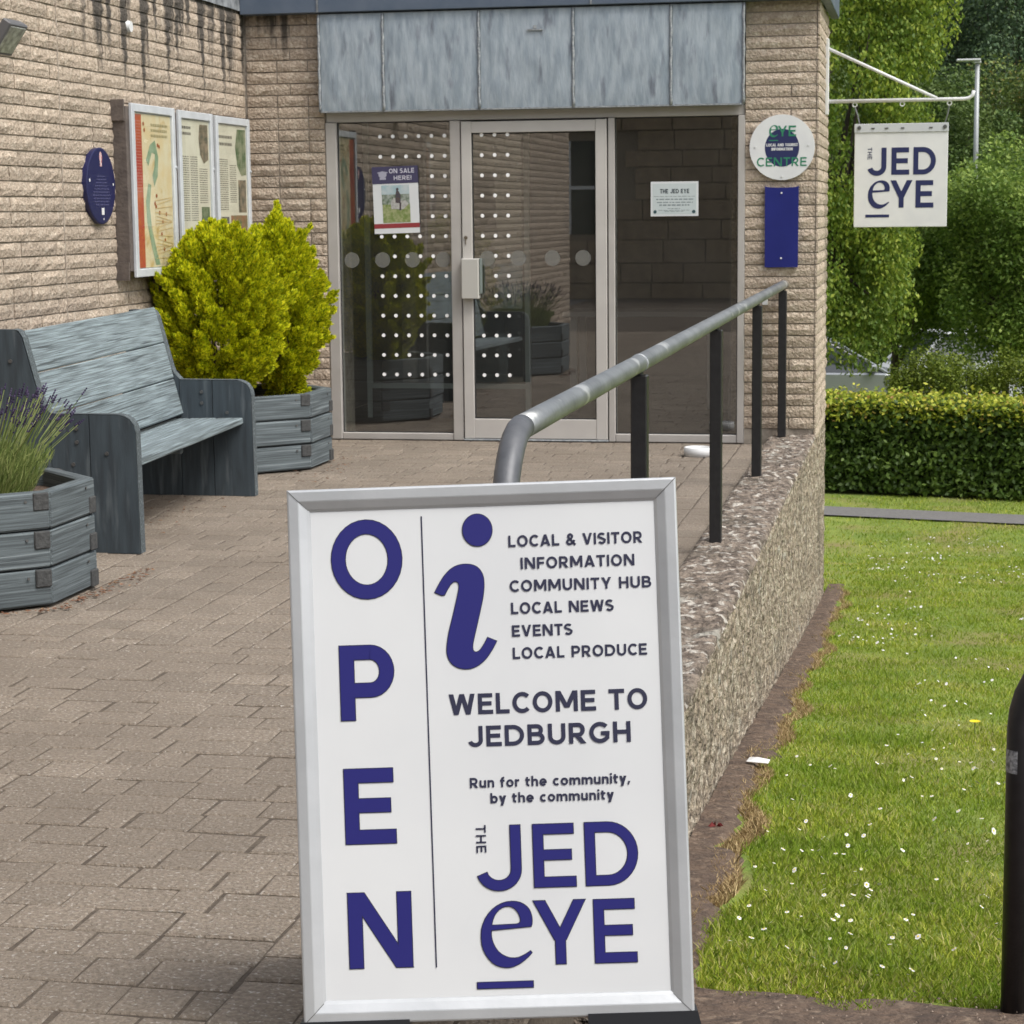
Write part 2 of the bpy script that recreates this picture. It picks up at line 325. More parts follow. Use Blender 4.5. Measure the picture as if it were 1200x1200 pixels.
def glyph(c, w):
    h = w/2; b = 1-h; S = lambda *p: ('s', list(p), False)
    if c == ' ': return .32, []
    if c == 'I': return w, [S((h, 0), (h, 1))]
    if c == 'L': return .60, [S((h, 0), (h, 1)), S((h, h), (.6, h))]
    if c == 'E': return .66, [S((h, 0), (h, 1)), S((h, h), (.66, h)), S((h, b), (.64, b)), S((h, .51), (.60, .51))]
    if c == 'F': return .60, [S((h, 0), (h, 1)), S((h, b), (.60, b)), S((h, .49), (.56, .49))]
    if c == 'H': return .76, [S((h, 0), (h, 1)), S((.76-h, 0), (.76-h, 1)), S((h, .5), (.76-h, .5))]
    if c == 'T': return .68, [S((0, b), (.68, b)), S((.34, 0), (.34, 1-h))]
    if c == 'O': return .88, [('s', arc(.44, .5, .44-h, .51-h, 0, 360, 32)[:-1], True)]
    if c == 'C': return .76, [('s', arc(.44, .5, .44-h, .51-h, 44, 316, 26), False)]
    if c == 'G': return .88, [('s', arc(.46, .5, .46-h, .51-h, 42, 330, 26), False), S((.5, .46), (.86, .46)), S((.86-h, .18), (.86-h, .46-h))]
    if c == 'D': return .84, [('s', [(h, h), (h, b), (.36, b)]+arc(.36, .5, .84-h-.36, .5-h, 90, -90, 18)[1:], True)]
    if c == 'P': return .71, [S((h, 0), (h, 1)), ('s', [(h, b), (.40, b)]+arc(.40, (b+.40)/2, .71-h-.40, (b-.40)/2, 90, -90, 14)+[(h, .40)], False)]
    if c == 'R': return .74, [S((h, 0), (h, 1)), ('s', [(h, b), (.40, b)]+arc(.40, (b+.42)/2, .70-h-.40, (b-.42)/2, 90, -90, 14)+[(h, .42)], False), diag(.40, .42-h, .74-h*1.2, 0, w)]
    if c == 'B': return .74, [S((h, 0), (h, 1)), ('s', [(h, b), (.40, b)]+arc(.40, (b+.52)/2, .68-h-.40, (b-.52)/2, 90, -90, 12)+[(h, .52)], False),
                              ('s', [(h, h), (.42, h)]+arc(.42, (h+.52)/2, .74-h-.42, (.52-h)/2, -90, 90, 12)+[(.40, .52)], False)]
    if c == 'S': return .66, [('s', arc(.33, b-.215+.0, .25, .215, 35, 200, 12)+[(.20, .565), (.44, .46)]+arc(.33, h+.215, .25, .225, 25, -150, 14)[1:], False)]
    if c == 'U': return .76, [('s', [(h, 1), (h, .38)]+arc(.38, .38, .38-h, .39-h, 180, 360, 16)+[(.76-h, 1)], False)]
    if c == 'J': return .66, [('s', [(.66-h, 1), (.66-h, .32)]+arc(.33, .32, .33-h, .33-h, 0, -165, 16), False)]
    if c == 'N': return .84, [S((h, 0), (h, 1)), S((.84-h, 0), (.84-h, 1)), diag(h*1.15, 1, .84-h*1.15, 0, w*1.02)]
    if c == 'M': return .98, [S((h, 0), (h, 1)), S((.98-h, 0), (.98-h, 1)), diag(h*1.2, 1, .49, .18, w), diag(.98-h*1.2, 1, .49, .18, w)]
    if c == 'A': k = h*1.08; return .84, [diag(k, 0, .42, 1, w), diag(.84-k, 0, .42, 1, w), S((.2, .27), (.64, .27))]
    if c == 'V': k = h*1.08; return .80, [diag(k, 1, .40, 0, w), diag(.80-k, 1, .40, 0, w)]
    if c == 'W': k = h*1.05; return 1.14, [diag(k, 1, .31, 0, w), diag(.57, 1, .31, 0, w), diag(.57, 1, .83, 0, w), diag(1.14-k, 1, .83, 0, w)]
    if c == 'Y': k = h*1.2; return .80, [diag(k, 1, .40, .38, w), diag(.80-k, 1, .40, .38, w), S((.40, 0), (.40, .44))]
    if c == '&': return .76, [('s', [(.74, 0), (.22, .62)]+arc(.33, .76, .155, .165, 200, -20, 12)+[(.42, .58), (.20, .44)]+arc(.28, .27, .20, .19, 140, 310, 12)+[(.58, .25), (.66, .44)], False)]
    if c == '!': return w, [S((h, .3), (h, 1)), S((h, 0), (h, w))]
    if c == ',': return w*1.2, [('p', [(.0, -.16), (.10, -.16), (w*1.15, w), (.04, w)])]
    # lower case, x-height .72
    X = .74; xb = X-h
    if c == 'o': return .66, [('s', arc(.33, X/2, .33-h, X/2+.01-h, 0, 360, 24)[:-1], True)]
    if c == 'c': return .58, [('s', arc(.33, X/2, .33-h, X/2+.01-h, 48, 312, 20), False)]
    if c == 'e': return .66, [('s', [(w, X*.48), (.66-h, X*.48)]+arc(.33, X/2, .33-h, X/2+.01-h, 4, 318, 22), False)]
    if c == 'n': return .60, [S((h, 0), (h, X)), ('s', [(w, xb-.10)]+arc(.34, xb-.16, .26-h, .16, 140, 0, 10)+[(.60-h, 0)], False)]
    if c == 'h': return .60, [S((h, 0), (h, 1.02)), ('s', [(w, xb-.10)]+arc(.34, xb-.16, .26-h, .16, 140, 0, 10)+[(.60-h, 0)], False)]
    if c == 'm': return .96, [S((h, 0), (h, X)), ('s', [(w, xb-.10)]+arc(.31, xb-.15, .22-h, .15, 140, 0, 10)+[(.53-h, 0)], False), ('s', [(.53, xb-.10)]+arc(.70, xb-.15, .26-h, .15, 140, 0, 10)+[(.96-h, 0)], False)]
    if c == 'u': return .60, [S((.60-h, 0), (.60-h, X)), ('s', [(h, X), (h, .26)]+arc(.27, .25, .27-h, .25-h, 180, 320, 10)+[(.60-w, .16)], False)]
    if c == 'r': return .40, [S((h, 0), (h, X)), ('s', [(w, xb-.12)]+arc(.36, xb-.16, .22, .16, 150, 85, 6), False)]
    if c == 't': return .42, [S((.16, .2), (.16, .92)), S((0, xb), (.40, xb)), ('s', [(.16, .22)]+arc(.33, .22, .17, .22-h, 180, 275, 8), False)]
    if c == 'f': return .42, [S((.16, 0), (.16, .78)), S((0, xb), (.38, xb)), ('s', arc(.34, .78, .18, .24-h, 180, 85, 8), False)]
    if c == 'b': return .66, [S((h, 0), (h, 1.02)), ('s', arc(.34, X/2, .32-h, X/2+.01-h, 0, 360, 22)[:-1], True)]
    if c == 'y': return .62, [diag(h*1.1, X, .31, 0, w), ('p', [(.10, -.27), (.10+w*1.15, -.27), (.62, X), (.62-w*1.15, X)])]
    if c == 'i': return w, [S((h, 0), (h, X)), S((h, .84), (h, .84+w))]
    raise KeyError(c)
def tess(outer, holes=()):
    loops = [[Vector((x, y, 0)) for x, y in outer]]+[[Vector((x, y, 0)) for x, y in hh] for hh in holes]
    V = [(v.x, v.y) for l in loops for v in l]; T = tessellate_polygon(loops); return V, [tuple(t) for t in T]
class Print:
    """flat print on a plane: o origin, u right, v up, n normal; each stroke lies a hair above the last"""
    split = False; words = False
    def __init__(s, o, u, v, n): s.o, s.u, s.v, s.n = Vector(o), Vector(u).normalized(), Vector(v).normalized(), Vector(n).normalized(); s.mb = MB(); s.k = 0; s.done = []
    def P(s, x, y, d): return s.o+s.u*x+s.v*y+s.n*d
    def add(s, V, Fc, d=0):
        s.k += 1; dz = d+(s.k % 9)*3e-5
        vv = [s.P(p[0], p[1], dz) for p in V]; out = []
        for f in Fc:
            a, b, c = vv[f[0]], vv[f[1]], vv[f[2]]
            out.append(f if (b-a).cross(c-a).dot(s.n) > 0 else tuple(reversed(f)))
        s.mb.add(vv, out); return s
    def rect(s, x0, y0, x1, y1, d=0): return s.add([(x0, y0), (x1, y0), (x1, y1), (x0, y1)], [(0, 1, 2, 3)], d)
    def disc(s, x, y, r, d=0, ry=None, n=28): return s.add([(x+r*math.cos(2*PI*i/n), y+(ry or r)*math.sin(2*PI*i/n)) for i in range(n)], [tuple(range(n))], d)
    def poly(s, outer, holes=(), d=0): V, T = tess(outer, holes); return s.add(V, T, d)
    def glyph(s, c, x0, y0, x1, cap, w, grow=0, d=0):
        s.split and s.cut()
        a, items = glyph(c, w); sx = (x1-x0)/a; sy = cap
        for it in items:
            if it[0] == 's':
                P_ = [(x0+p[0]*sx, y0+p[1]*sy) for p in it[1]]; V, Fc = ribbon(P_, w*cap+2*grow, it[2], grow)
            else:
                V = [(x0+p[0]*sx, y0+p[1]*sy) for p in it[1]]
                if grow:
                    n = len(V); c_ = [Vector(v) for v in V]; o_ = []
                    for i in range(n):
                        e1 = (c_[i]-c_[i-1]).normalized(); e2 = (c_[(i+1) % n]-c_[i]).normalized()
                        n1 = Vector((e1.y, -e1.x)); n2 = Vector((e2.y, -e2.x)); m = (n1+n2); o_.append(c_[i]+m*(grow/max(.3, (1+n1.dot(n2)))))
                    V = o_
                Fc = [tuple(range(len(V)))]
            s.add(V, Fc, d)
        return s
    def text(s, t, x0, x1, y, cap, w=.165, gap=.14, d=0, grow=0):
        s.cut(); sp_ = s.split; s.split = False; adv = [glyph(c, w)[0] for c in t]; tot = sum(adv)+gap*(len(t)-1); k = (x1-x0)/tot; x = x0
        for c, a in zip(t, adv):
            if c == ' ' and s.words: s.cut()
            if c != ' ': s.glyph(c, x, y, x+a*k, cap, w, grow, d)
            x += (a+gap)*k
        s.split = sp_; return s
    def cut(s):
        if s.mb.V: s.done.append(s.mb); s.mb = MB()
    def build(s, name, mat, parent):
        s.cut(); return [m.build(name, mat, parent) for m in s.done][-1]
def inflate(pts, g):
    c = [Vector(p) for p in pts]; n = len(c); area = sum(c[i-1].x*c[i].y-c[i].x*c[i-1].y for i in range(n)); sg = 1 if area > 0 else -1; out = []
    for i in range(n):
        e1 = (c[i]-c[i-1]).normalized(); e2 = (c[(i+1) % n]-c[i]).normalized(); m = Vector((e1.y, -e1.x))+Vector((e2.y, -e2.x))
        out.append(tuple(c[i]+m*(sg*g/max(.4, 1+e1.dot(e2)))))
    return out
def smooth_poly(pts, keep=()):
    n = len(pts); out = []
    for i in range(n):
        p, a, b = Vector(pts[i]), Vector(pts[i-1]), Vector(pts[(i+1) % n])
        if i in keep: out.append(tuple(p))
        else: out += [tuple(p.lerp(a, .25)), tuple(p.lerp(b, .25))]
    return out
E_OUT = [(-0.0082, 0.153), (0.0613, 0.1577), (0.0638, 0.1635), (0.0633, 0.1778), (0.0581, 0.1907), (0.0471, 0.1995), (0.0329, 0.2035), (0.0157, 0.202), (-0.0016, 0.194), (-0.0164, 0.1788), (-0.0248, 0.1607), (-0.027, 0.1436), (-0.0254, 0.1237), (-0.0174, 0.1065), (-0.0051, 0.0933), (0.0104, 0.0877), (0.0246, 0.0876), (0.0391, 0.0933), (0.0523, 0.1028), (0.0617, 0.1125), (0.059, 0.1162), (0.0468, 0.1087), (0.0338, 0.104), (0.0195, 0.1053), (0.0055, 0.1128), (-0.0039, 0.1259), (-0.0083, 0.1403)]
E_IN = [(-0.007, 0.1624), (-0.0037, 0.1756), (0.0038, 0.1867), (0.014, 0.1935), (0.0255, 0.1943), (0.0353, 0.1886), (0.0414, 0.1784), (0.0431, 0.1684), (0.0402, 0.1643), (0.0358, 0.1633)]
def serif_e(pr, f, grow=0, d=0):
    pr.split and pr.cut()
    o = smooth_poly(E_OUT, (0, 1, 19, 20)); i_ = smooth_poly(E_IN, (0, 9))
    if grow: o = inflate(o, grow); i_ = inflate(i_, -grow)
    pr.poly([f(*p) for p in o], [[f(*p) for p in i_]], d)
def eye_logo(pr, f, sc, grow=0, d=0, bold=1.0):
    """the two-line wordmark with its underline; f maps the first board's coordinates to this one"""
    def G(c, x0, y0, x1, y1, w):
        a = f(x0, y0); b = f(x1, y1); pr.glyph(c, a[0], a[1], b[0], b[1]-a[1], w*bold, grow, d)
    G('J', -.0316, .2225, .0488, .3355, .163); G('E', .069, .225, .143, .3355, .165); G('D', .1595, .225, .2514, .3358, .163)
    serif_e(pr, f, grow, d)
    G('Y', .0648, .091, .1582, .2025, .163); G('E', .1705, .0905, .2445, .2015, .163)
    pr.split and pr.cut()
    a = f(-.0362, .0522); b = f(.062, .0638); pr.rect(a[0]-grow, a[1]-grow, b[0]+grow, b[1]+grow, d)

# ---------------------------------------------------------------- terrain
def gz(y):      # lawn height along the depth of the scene
    return float(np.interp(y, [-40, 1.5, 3.4, 4.5, 6.3, 7.66, 12.2, 15.66, 20, 24, 36, 60, 90, 160, 320], [-.03, -.03, -.13, -.24, -.407, -.531, -1.005, -1.31, -1.75, -1.76, -2.25, -2.2, 0, 14, 40]))
def sheet(name, xs, ys, zf, mat, kind='structure'):
    V = [(x, y, zf(x, y)) for y in ys for x in xs]; n = len(xs)
    Q = [(j*n+i, j*n+i+1, (j+1)*n+i+1, (j+1)*n+i) for j in range(len(ys)-1) for i in range(n-1)]
    return tag(fast_mesh(name, V, Q, mat, smooth=True), kind=kind)
def hx(x): return 0
lx = sorted(set([-.66]+list(np.linspace(-.6, 3, 46))+list(np.linspace(3.5, 12, 18))+[15, 20, 30, 50, 90, 200, 600]))
ly = sorted(set(list(np.linspace(4.0, 24, 201))+[25, 27, 30, 35, 40, 50, 60, 70, 80, 90, 110, 130, 160, 200, 240, 320, 600]))
from mathutils import noise as mn
sheet('lawn', lx, ly, lambda x, y: gz(y)+(.012*mn.noise(Vector((x*2, y*2, 0))) if x < 12 else 0), lawnM)
sheet('far_ground', [-600, -200, -60, -20, -8, -4.8], [14.3, 20, 30, 60, 90, 160, 320, 600], lambda x, y: gz(y)-.01, lawnM)
sheet('far_lawn', [-4.8, -3, -2, -1.4, -1.0, -.66], [14.9]+list(np.linspace(15, 24, 91))+[27, 30, 36, 60, 90, 160, 320, 600], lambda x, y: gz(y), lawnM)
def soilz(x, y): return gz(y)+.012+.012*mn.noise(Vector((x*9, y*9, 3)))
sheet('soil', list(np.linspace(-.64, 4.0, 60)), list(np.linspace(2.0, 4.62, 50)), lambda x, y: soilz(x, y)-(.03 if y > 4.55 else 0), soilM)
# soil strip at the foot of the wall with an uneven edge
ys = np.linspace(4.5, 15.9, 400); V = []; Q = []
for j, y in enumerate(ys):
    w = .135+.06*mn.noise(Vector((y*1.7, 0, 5)))+.05*mn.noise(Vector((y*6, 0, 9)))+(.05 if y < 6 else 0)
    for i in range(5):
        x = -.664+w*i/4; V.append((x, y, gz(y)+.02+.012*mn.noise(Vector((x*9, y*9, 1)))-(.03 if i == 4 else 0)))
for j in range(len(ys)-1):
    for i in range(4): Q.append((j*5+i, j*5+i+1, (j+1)*5+i+1, (j+1)*5+i))
tag(fast_mesh('soil_strip', V, Q, soilM, smooth=True), kind='structure')
# ground under the paving, from the building to behind the camera
mb = MB(); mb.box((-5.6, -30, -.5), (-.975, 13.7, -.0045)); mb.box((-.975, -30, -.5), (-.70, 4.2, -.0048)); tag(mb.build('paving_bed', jointM), kind='structure')
mb = MB(); mb.box((-.68, -30, -.5), (30, 1.6, -.014)); tag(mb.build('pavement', asphaltM), kind='structure')
mb = MB(); mb.box((-60, -30, -.5), (-5.65, 13.7, -.02)); tag(mb.build('ground', asphaltM), kind='structure')
# asphalt path across the lawn
V = []; Q = []
def pathy(x): return 22.63-.21*x+.0025*x*x
pxs = list(np.linspace(-5, 14, 60))
for i, x in enumerate(pxs):
    yc = pathy(x); V += [(x, yc-.34, gz(yc-.34)+.020), (x, yc+.34, gz(yc+.34)+.020)]
for i in range(len(pxs)-1): Q.append((2*i, 2*i+2, 2*i+3, 2*i+1))
tag(fast_mesh('path', V, Q, asphaltM), kind='structure')

# ---------------------------------------------------------------- paving
def paver_mesh(L, Wd, seed):
    r = random.Random(seed); e = .006; top = 0.0; V = []
    def j(): return r.uniform(-.003, .003)
    c = [(0, 0), (L, 0), (L, Wd), (0, Wd)]
    g = .0032
    base = [(g, g), (L-g, g), (L-g, Wd-g), (g, Wd-g)]; base = [(x+j(), y+j()) for x, y in base]
    V += [(x, y, -.03) for x, y in base]; V += [(x, y, -.0035) for x, y in base]
    ins = [(x+(e if x < L/2 else -e), y+(e if y < Wd/2 else -e)) for x, y in base]
    V += [(x, y, 0.0+r.uniform(-.0015, .0015)) for x, y in ins]
    Fc = [(8, 9, 10, 11)]+[(4+i, 4+(i+1) % 4, 8+(i+1) % 4, 8+i) for i in range(4)]+[(i, (i+1) % 4, 4+(i+1) % 4, 4+i) for i in range(4)]
    return V, Fc
WDT = .145; LENS = [.11, .14, .17, .20, .22]
pav_specs = []          # (x, y, along, length)
def rows_x(x0, x1, y0, y1):
    y = y0
    while y < y1-.02:
        wd = min(WDT, y1-y); x = x0-random.uniform(0, .2)
        while x < x1-.03:
            L = random.choice(LENS)*random.choice((.97, 1.0, 1.03)); a = max(x, x0); b = min(x+L, x1)
            if x1-b < .06: b = x1
            if b-a > .03: pav_specs.append((a, y, 0, b-a, wd))
            x = b if b == x1 else x+L
        y += WDT
def rows_y(x0, x1, y0, y1):
    n = max(1, round((x1-x0)/WDT)); wd = (x1-x0)/n
    for i in range(n):
        y = y0-random.uniform(0, .2)
        while y < y1-.03:
            L = random.choice(LENS); a = max(y, y0); b = min(y+L, y1)
            if y1-b < .06: b = y1
            if b-a > .03: pav_specs.append((x0+i*wd, a, 1, b-a, wd))
            y = b if b == y1 else y+L
rows_x(-4.42, -1.30, 1.0, 6.92); rows_y(-4.42, -1.30, 6.92, 8.82); rows_x(-4.42, -1.30, 8.82, 13.56); rows_y(-1.30, -.975, 1.0, 13.56); rows_y(-.975, -.70, 1.0, 4.22)
paving = bpy.data.objects.new('paving', None); COL.objects.link(paving); paving['kind'] = 'structure'
pcache = {}
def paver_data(L, wd, var):
    k = (round(L, 2), round(wd, 3), var)
    if k not in pcache:
        V, Fc = paver_mesh(k[0], k[1], hash(k) % 9999); me = bpy.data.meshes.new('paver'); me.from_pydata(V, [], Fc); me.materials.append(paverM); pcache[k] = (me, V, Fc)
    return pcache[k]
def inview(P, m=0):
    a = px(P); return -m < a[0] < 1200+m and -m < a[1] < 1200+m
vis = [];
for sp in pav_specs:
    cx, cy = (sp[0]+sp[3]/2, sp[1]+sp[4]/2) if sp[2] == 0 else (sp[0]+sp[4]/2, sp[1]+sp[3]/2)
    a = px((cx, cy, 0)); hid = (352 < a[0] < 800 and a[1] > 600)
    vis.append((cy if (inview((cx, cy, 0)) and not hid) else 99, sp, (cx, cy)))
vis.sort(key=lambda t: t[0]); rest = MB()
for i, (key, sp, c) in enumerate(vis):
    x, y, al, L, wd = sp; me, V, Fc = paver_data(L, wd, random.randrange(4)); dz = random.uniform(-.0014, .0014)
    tilt = (random.uniform(-.005, .005), random.uniform(-.005, .005)); m = Matrix.Translation((x, y, dz))
    if al: m = Matrix.Translation((x+wd, y, dz)) @ Matrix.Rotation(PI/2, 4, 'Z')
    m = m @ Matrix.Rotation(tilt[0], 4, 'X') @ Matrix.Rotation(tilt[1], 4, 'Y')
    if i < 299 and key < 99:
        o = bpy.data.objects.new('paver', me); COL.objects.link(o); o.matrix_basis = m; o.parent = paving
    else: rest.add([m @ Vector(v) for v in V], Fc)
o = rest.build('paver_field', paverM); o.parent = paving; o['kind'] = 'stuff'

# ---------------------------------------------------------------- the building
B = thing('visitor_centre', 'buff split-face brick visitor centre with lead fascia and glazed entrance', 'building', (-2.6, 13.6, 0))
def brick_mesh(L, H, D, seed):
    r = random.Random(seed); nx, nz = 5, 2; V = []; Fc = []
    for k in range(nz+1):
        for i in range(nx+1):
            edge = i in (0, nx) or k in (0, nz); x = L*i/nx; z = H*k/nz
            if not edge: x += r.uniform(-.3, .3)*L/nx; z += r.uniform(-.25, .25)*H/nz
            if edge: y = r.uniform(-.001, .003)+(.003 if (i in (0, nx) and k in (0, nz)) else 0)
            else: y = -r.uniform(.001, .010)
            if edge and k in (0, nz): z += r.uniform(-.0015, .0015)
            V.append((x, y, z))
    n = nx+1
    for k in range(nz):
        for i in range(nx): Fc.append((k*n+i, k*n+i+1, (k+1)*n+i+1, (k+1)*n+i))
    rim = [i for i in range(n)]+[k*n+nx for k in range(1, nz+1)]+[nz*n+i for i in range(nx-1, -1, -1)]+[k*n for k in range(nz-1, 0, -1)]
    b0 = len(V); cr = [(0, D, 0), (L, D, 0), (L, D, H), (0, D, H)]; V += cr
    groups = [(list(range(0, n)), 0, 1), ([k*n+nx for k in range(nz+1)], 1, 2), ([nz*n+i for i in range(nx, -1, -1)], 2, 3), ([k*n for k in range(nz, -1, -1)], 3, 0)]
    for ids, a, b in groups: Fc.append(tuple([b0+a, b0+b]+ids[::-1]))
    return V, Fc
bcache = {}
def brick_data(L, var):
    k = (round(L, 2), var)
    if k not in bcache:
        V, Fc = brick_mesh(k[0]-.008, .066, .014, hash(k) % 9999); me = bpy.data.meshes.new('brick'); me.from_pydata(V, [], Fc); me.materials.append(brickM); bcache[k] = (me, V, Fc)
    return bcache[k]
CRS = .0751; Z0 = 2.80-38*CRS
brick_specs = []    # (matrix, L, wallname, centre)
def lay(wall, org, ang, length, z0, z1, first0=False, lens=(.22, .44, .44, .44, .55), breaks=()):
    m0 = Matrix.Translation(org) @ Matrix.Rotation(ang, 4, 'Z'); k = math.ceil((z0-Z0)/CRS-1e-6)
    while Z0+k*CRS < z1-.03:
        z = Z0+k*CRS; x = 0; bl = list(breaks)+[length]
        first = random.choice((.11, .22, .33, .44)) if length > .6 and not first0 else None
        while x < length-.02:
            L = first if first else random.choice(lens); first = None
            nb = min(b for b in bl if b > x+.001)
            if x+L > nb-.06: L = nb-x
            L = round(L, 2) if x+round(L, 2) <= nb-.06 else nb-x
            m = m0 @ Matrix.Translation((x, random.uniform(-.002, .002), z+.0045)); c = m @ Vector((L/2, 0, .033))
            brick_specs.append((m, L, wall, c)); x += L
        k += 1
Xc = -4.425; Yf = 13.6
wallL = mesh_obj('brick_wall', *(lambda mb: (mb.V, mb.F))(MB().box((-4.75, 0.6, -.3), (Xc-.009, 14.2, 2.83))), mortarM, B)
wallR = mesh_obj('return_wall', *(lambda mb: (mb.V, mb.F))(MB().box((Xc-.009, Yf+.009, -.3), (-3.885, 14.2, 2.81))), mortarM, B)
pil = mesh_obj('brick_pillar', *(lambda mb: (mb.V, mb.F))(MB().box((-1.125, Yf+.009, -.3), (-.673, 14.95, 2.81))), mortarM, B)
rear = mesh_obj('side_wall', *(lambda mb: (mb.V, mb.F))(MB().box((-1.30, 14.6, -2.1), (-1.16, 19.8, 2.80)).box((-1.16, 14.7, -2.1), (-.672, 14.95, 2.80)).box((-4.75, 19.5, -2.1), (-1.30, 19.8, 2.8)).box((-4.75, 14.2, -2.1), (-4.4, 19.5, 2.8))), brickM, B)
lay(wallL, (Xc, .6, 0), PI/2, 13.0, 0, 2.81, breaks=(9.9,))
lay(wallR, (Xc+.012, Yf, 0), 0, .525, 0, 2.79, lens=(.3, .215, .215))
lay(pil, (-1.125, Yf, 0), 0, .447, .05, 2.78, lens=(.447, .447, .447, .29), first0=True)
lay(pil, (-.664, Yf+.0, 0), PI/2, 1.35, 0, 2.79, lens=(.215, .33, .44))
cand = []
for i, (m, L, w, c) in enumerate(brick_specs):
    a = px(c); ok = -20 < a[0] < 1190 and -8 < a[1] < 1200 and not (w is wallL and (c.z < .62 or (11.2 < c.y < 13.3 and 1.2 < c.z < 2.05))) and not (w is wallR and c.z < .5)
    e1, e2 = px(m @ Vector((0, 0, 0))), px(m @ Vector((L, 0, 0))); area = math.hypot(e1[0]-e2[0], e1[1]-e2[1])*(F*.075/a[2]) if a[2] > .5 else 0
    cand.append((area if ok else -1, i))
cand.sort(reverse=True); pick = set(i for a, i in cand[:298] if a > 0); rests = {}
for i, (m, L, w, c) in enumerate(brick_specs):
    me, V, Fc = brick_data(L, random.randrange(7))
    if i in pick:
        o = bpy.data.objects.new('brick', me); COL.objects.link(o); o.matrix_basis = m; adopt(o, w)
    else: rests.setdefault(w.name, (w, MB()))[1].add([m @ Vector(v) for v in V], Fc)
for w, mb in rests.values():
    o = mb.build('brick_courses', brickM, w); o['kind'] = 'stuff'
# pale movement joint in the left wall
MB().box((Xc-.012, 10.494, 0), (Xc-.001, 10.504, 2.81)).build('movement_joint', M('pale_sealant', (.42, .37, .31), (.25, .2, .16), 30), wallL)
# lead flashing on top of left wall, roof trim and roof
V, Fc = [], []
fl = MB(); n = 90
for i in range(n):
    y0, y1 = .6+13.0*i/n, .6+13.0*(i+1)/n; j = lambda: .004*mn.noise(Vector((y0*5, 0, 0)))
    fl.add([(Xc+.012+.006*mn.noise(Vector((y0*4, 1, 0))), y0, 2.815+.008*mn.noise(Vector((y0*3, 0, 0)))), (Xc+.012+.006*mn.noise(Vector((y1*4, 1, 0))), y1, 2.815+.008*mn.noise(Vector((y1*3, 0, 0)))), (Xc+.004, y1, 2.97), (Xc+.004, y0, 2.97)], [(0, 1, 2, 3)])
fl.build('lead_flashing', flashM, B)
MB().box((-4.9, .5, 2.83), (Xc+.001, 14.3, 3.1)).box((-4.9, .5, 2.97), (Xc+.03, 13.4, 3.12)).build('parapet', trimM, B)
tr = MB().box((Xc+.01, 13.49, 2.79), (-.60, 13.9, 3.05), .004).box((-.658, 13.9, 2.79), (-.60, 14.98, 3.05), .004); tr.build('roof_trim', trimM, B)
MB().box((-4.9, 13.9, 2.84), (-.66, 14.97, 3.06)).box((-4.9, 14.97, 2.84), (-1.14, 19.9, 3.06)).build('roof', trimM, B)
for x in (-3.895, -2.1): MB().box((x, 13.484, 2.792), (x+.012, 13.489, 3.04)).build('trim_joint', flashM, B)
# lead fascia panels and seams
seams = [-3.893, -3.463, -2.828, -2.215, -1.59, -1.132]
back = MB().box((-3.89, 13.535, 2.175), (-1.135, 13.95, 2.785)).build('fascia', leadM, B)
for i in range(5):
    V = []; Fc = []; x0, x1 = seams[i]+.010, seams[i+1]-.010; nx, nz = 10, 10
    for k in range(nz+1):
        for j in range(nx+1):
            u, v = j/nx, k/nz; d = 0 if j in (0, nx) or k in (0, nz) else .006+.005*mn.noise(Vector((u*3+i*7, v*3, 0)))
            V.append((x0+(x1-x0)*u, 13.522-d, 2.163+.617*v))
    for k in range(nz):
        for j in range(nx): a = k*(nx+1)+j; Fc.append((a, a+1, a+nx+2, a+nx+1))
    n0 = len(V); V += [(x0, 13.54, 2.163), (x1, 13.54, 2.163)]; Fc.append((n0, n0+1, nx, 0)) if False else None
    mesh_obj('lead_panel', V, Fc, leadM, back, True)
for x in seams:
    pts = [(x+.002*math.sin(k*1.7), 13.517, 2.158+.622*k/16) for k in range(17)]
    MB().tube(pts, [.009+.0015*math.sin(k*2.3) for k in range(17)], 8).build('seam_roll', leadEdgeM, back, True)
MB().box((-3.89, 13.515, 2.152), (-1.135, 13.56, 2.162)).build('drip_edge', leadEdgeM, back)
MB().box((-2.51, 13.505, 2.642), (-2.41, 13.515, 2.652)).box((-2.47, 13.505, 2.655), (-2.45, 13.515, 2.675)).build('cable_stub', leadEdgeM, back)

# glazed screen
Gf = MB()
def bar(a, b, mat=aluM, name='frame_bar', parent=None, bev=.004): return MB().box(a, b, bev).build(name, mat, parent or scr)
scr = MB().box((-3.884, 13.62, 2.092), (-1.127, 13.72, 2.158), .004).build('glazed_screen', aluM, B)
bar((-3.884, 13.60, .0), (-3.812, 13.71, 2.09), name='jamb'); bar((-3.047, 13.60, 0), (-2.978, 13.71, 2.09), name='mullion'); bar((-2.006, 13.60, 0), (-1.964, 13.71, 2.09), name='mullion')
bar((-1.172, 13.60, 0), (-1.127, 13.71, 2.09), name='jamb'); bar((-3.810, 13.605, 0), (-3.049, 13.70, .045), name='sill'); bar((-1.962, 13.605, 0), (-1.174, 13.70, .052), name='sill')
bar((-2.976, 13.58, 0), (-2.008, 13.72, .012), leadEdgeM, 'threshold')
def pane(name, x0, z0, x1, z1, y, par): return MB().add([(x0, y, z0), (x1, y, z0), (x1, y, z1), (x0, y, z1)], [(0, 1, 2, 3)]).build(name, glassM, par)
pane('glass_pane', -3.812, .045, -3.047, 2.092, 13.640, scr); pane('glass_pane', -1.964, .052, -1.172, 2.092, 13.640, scr)
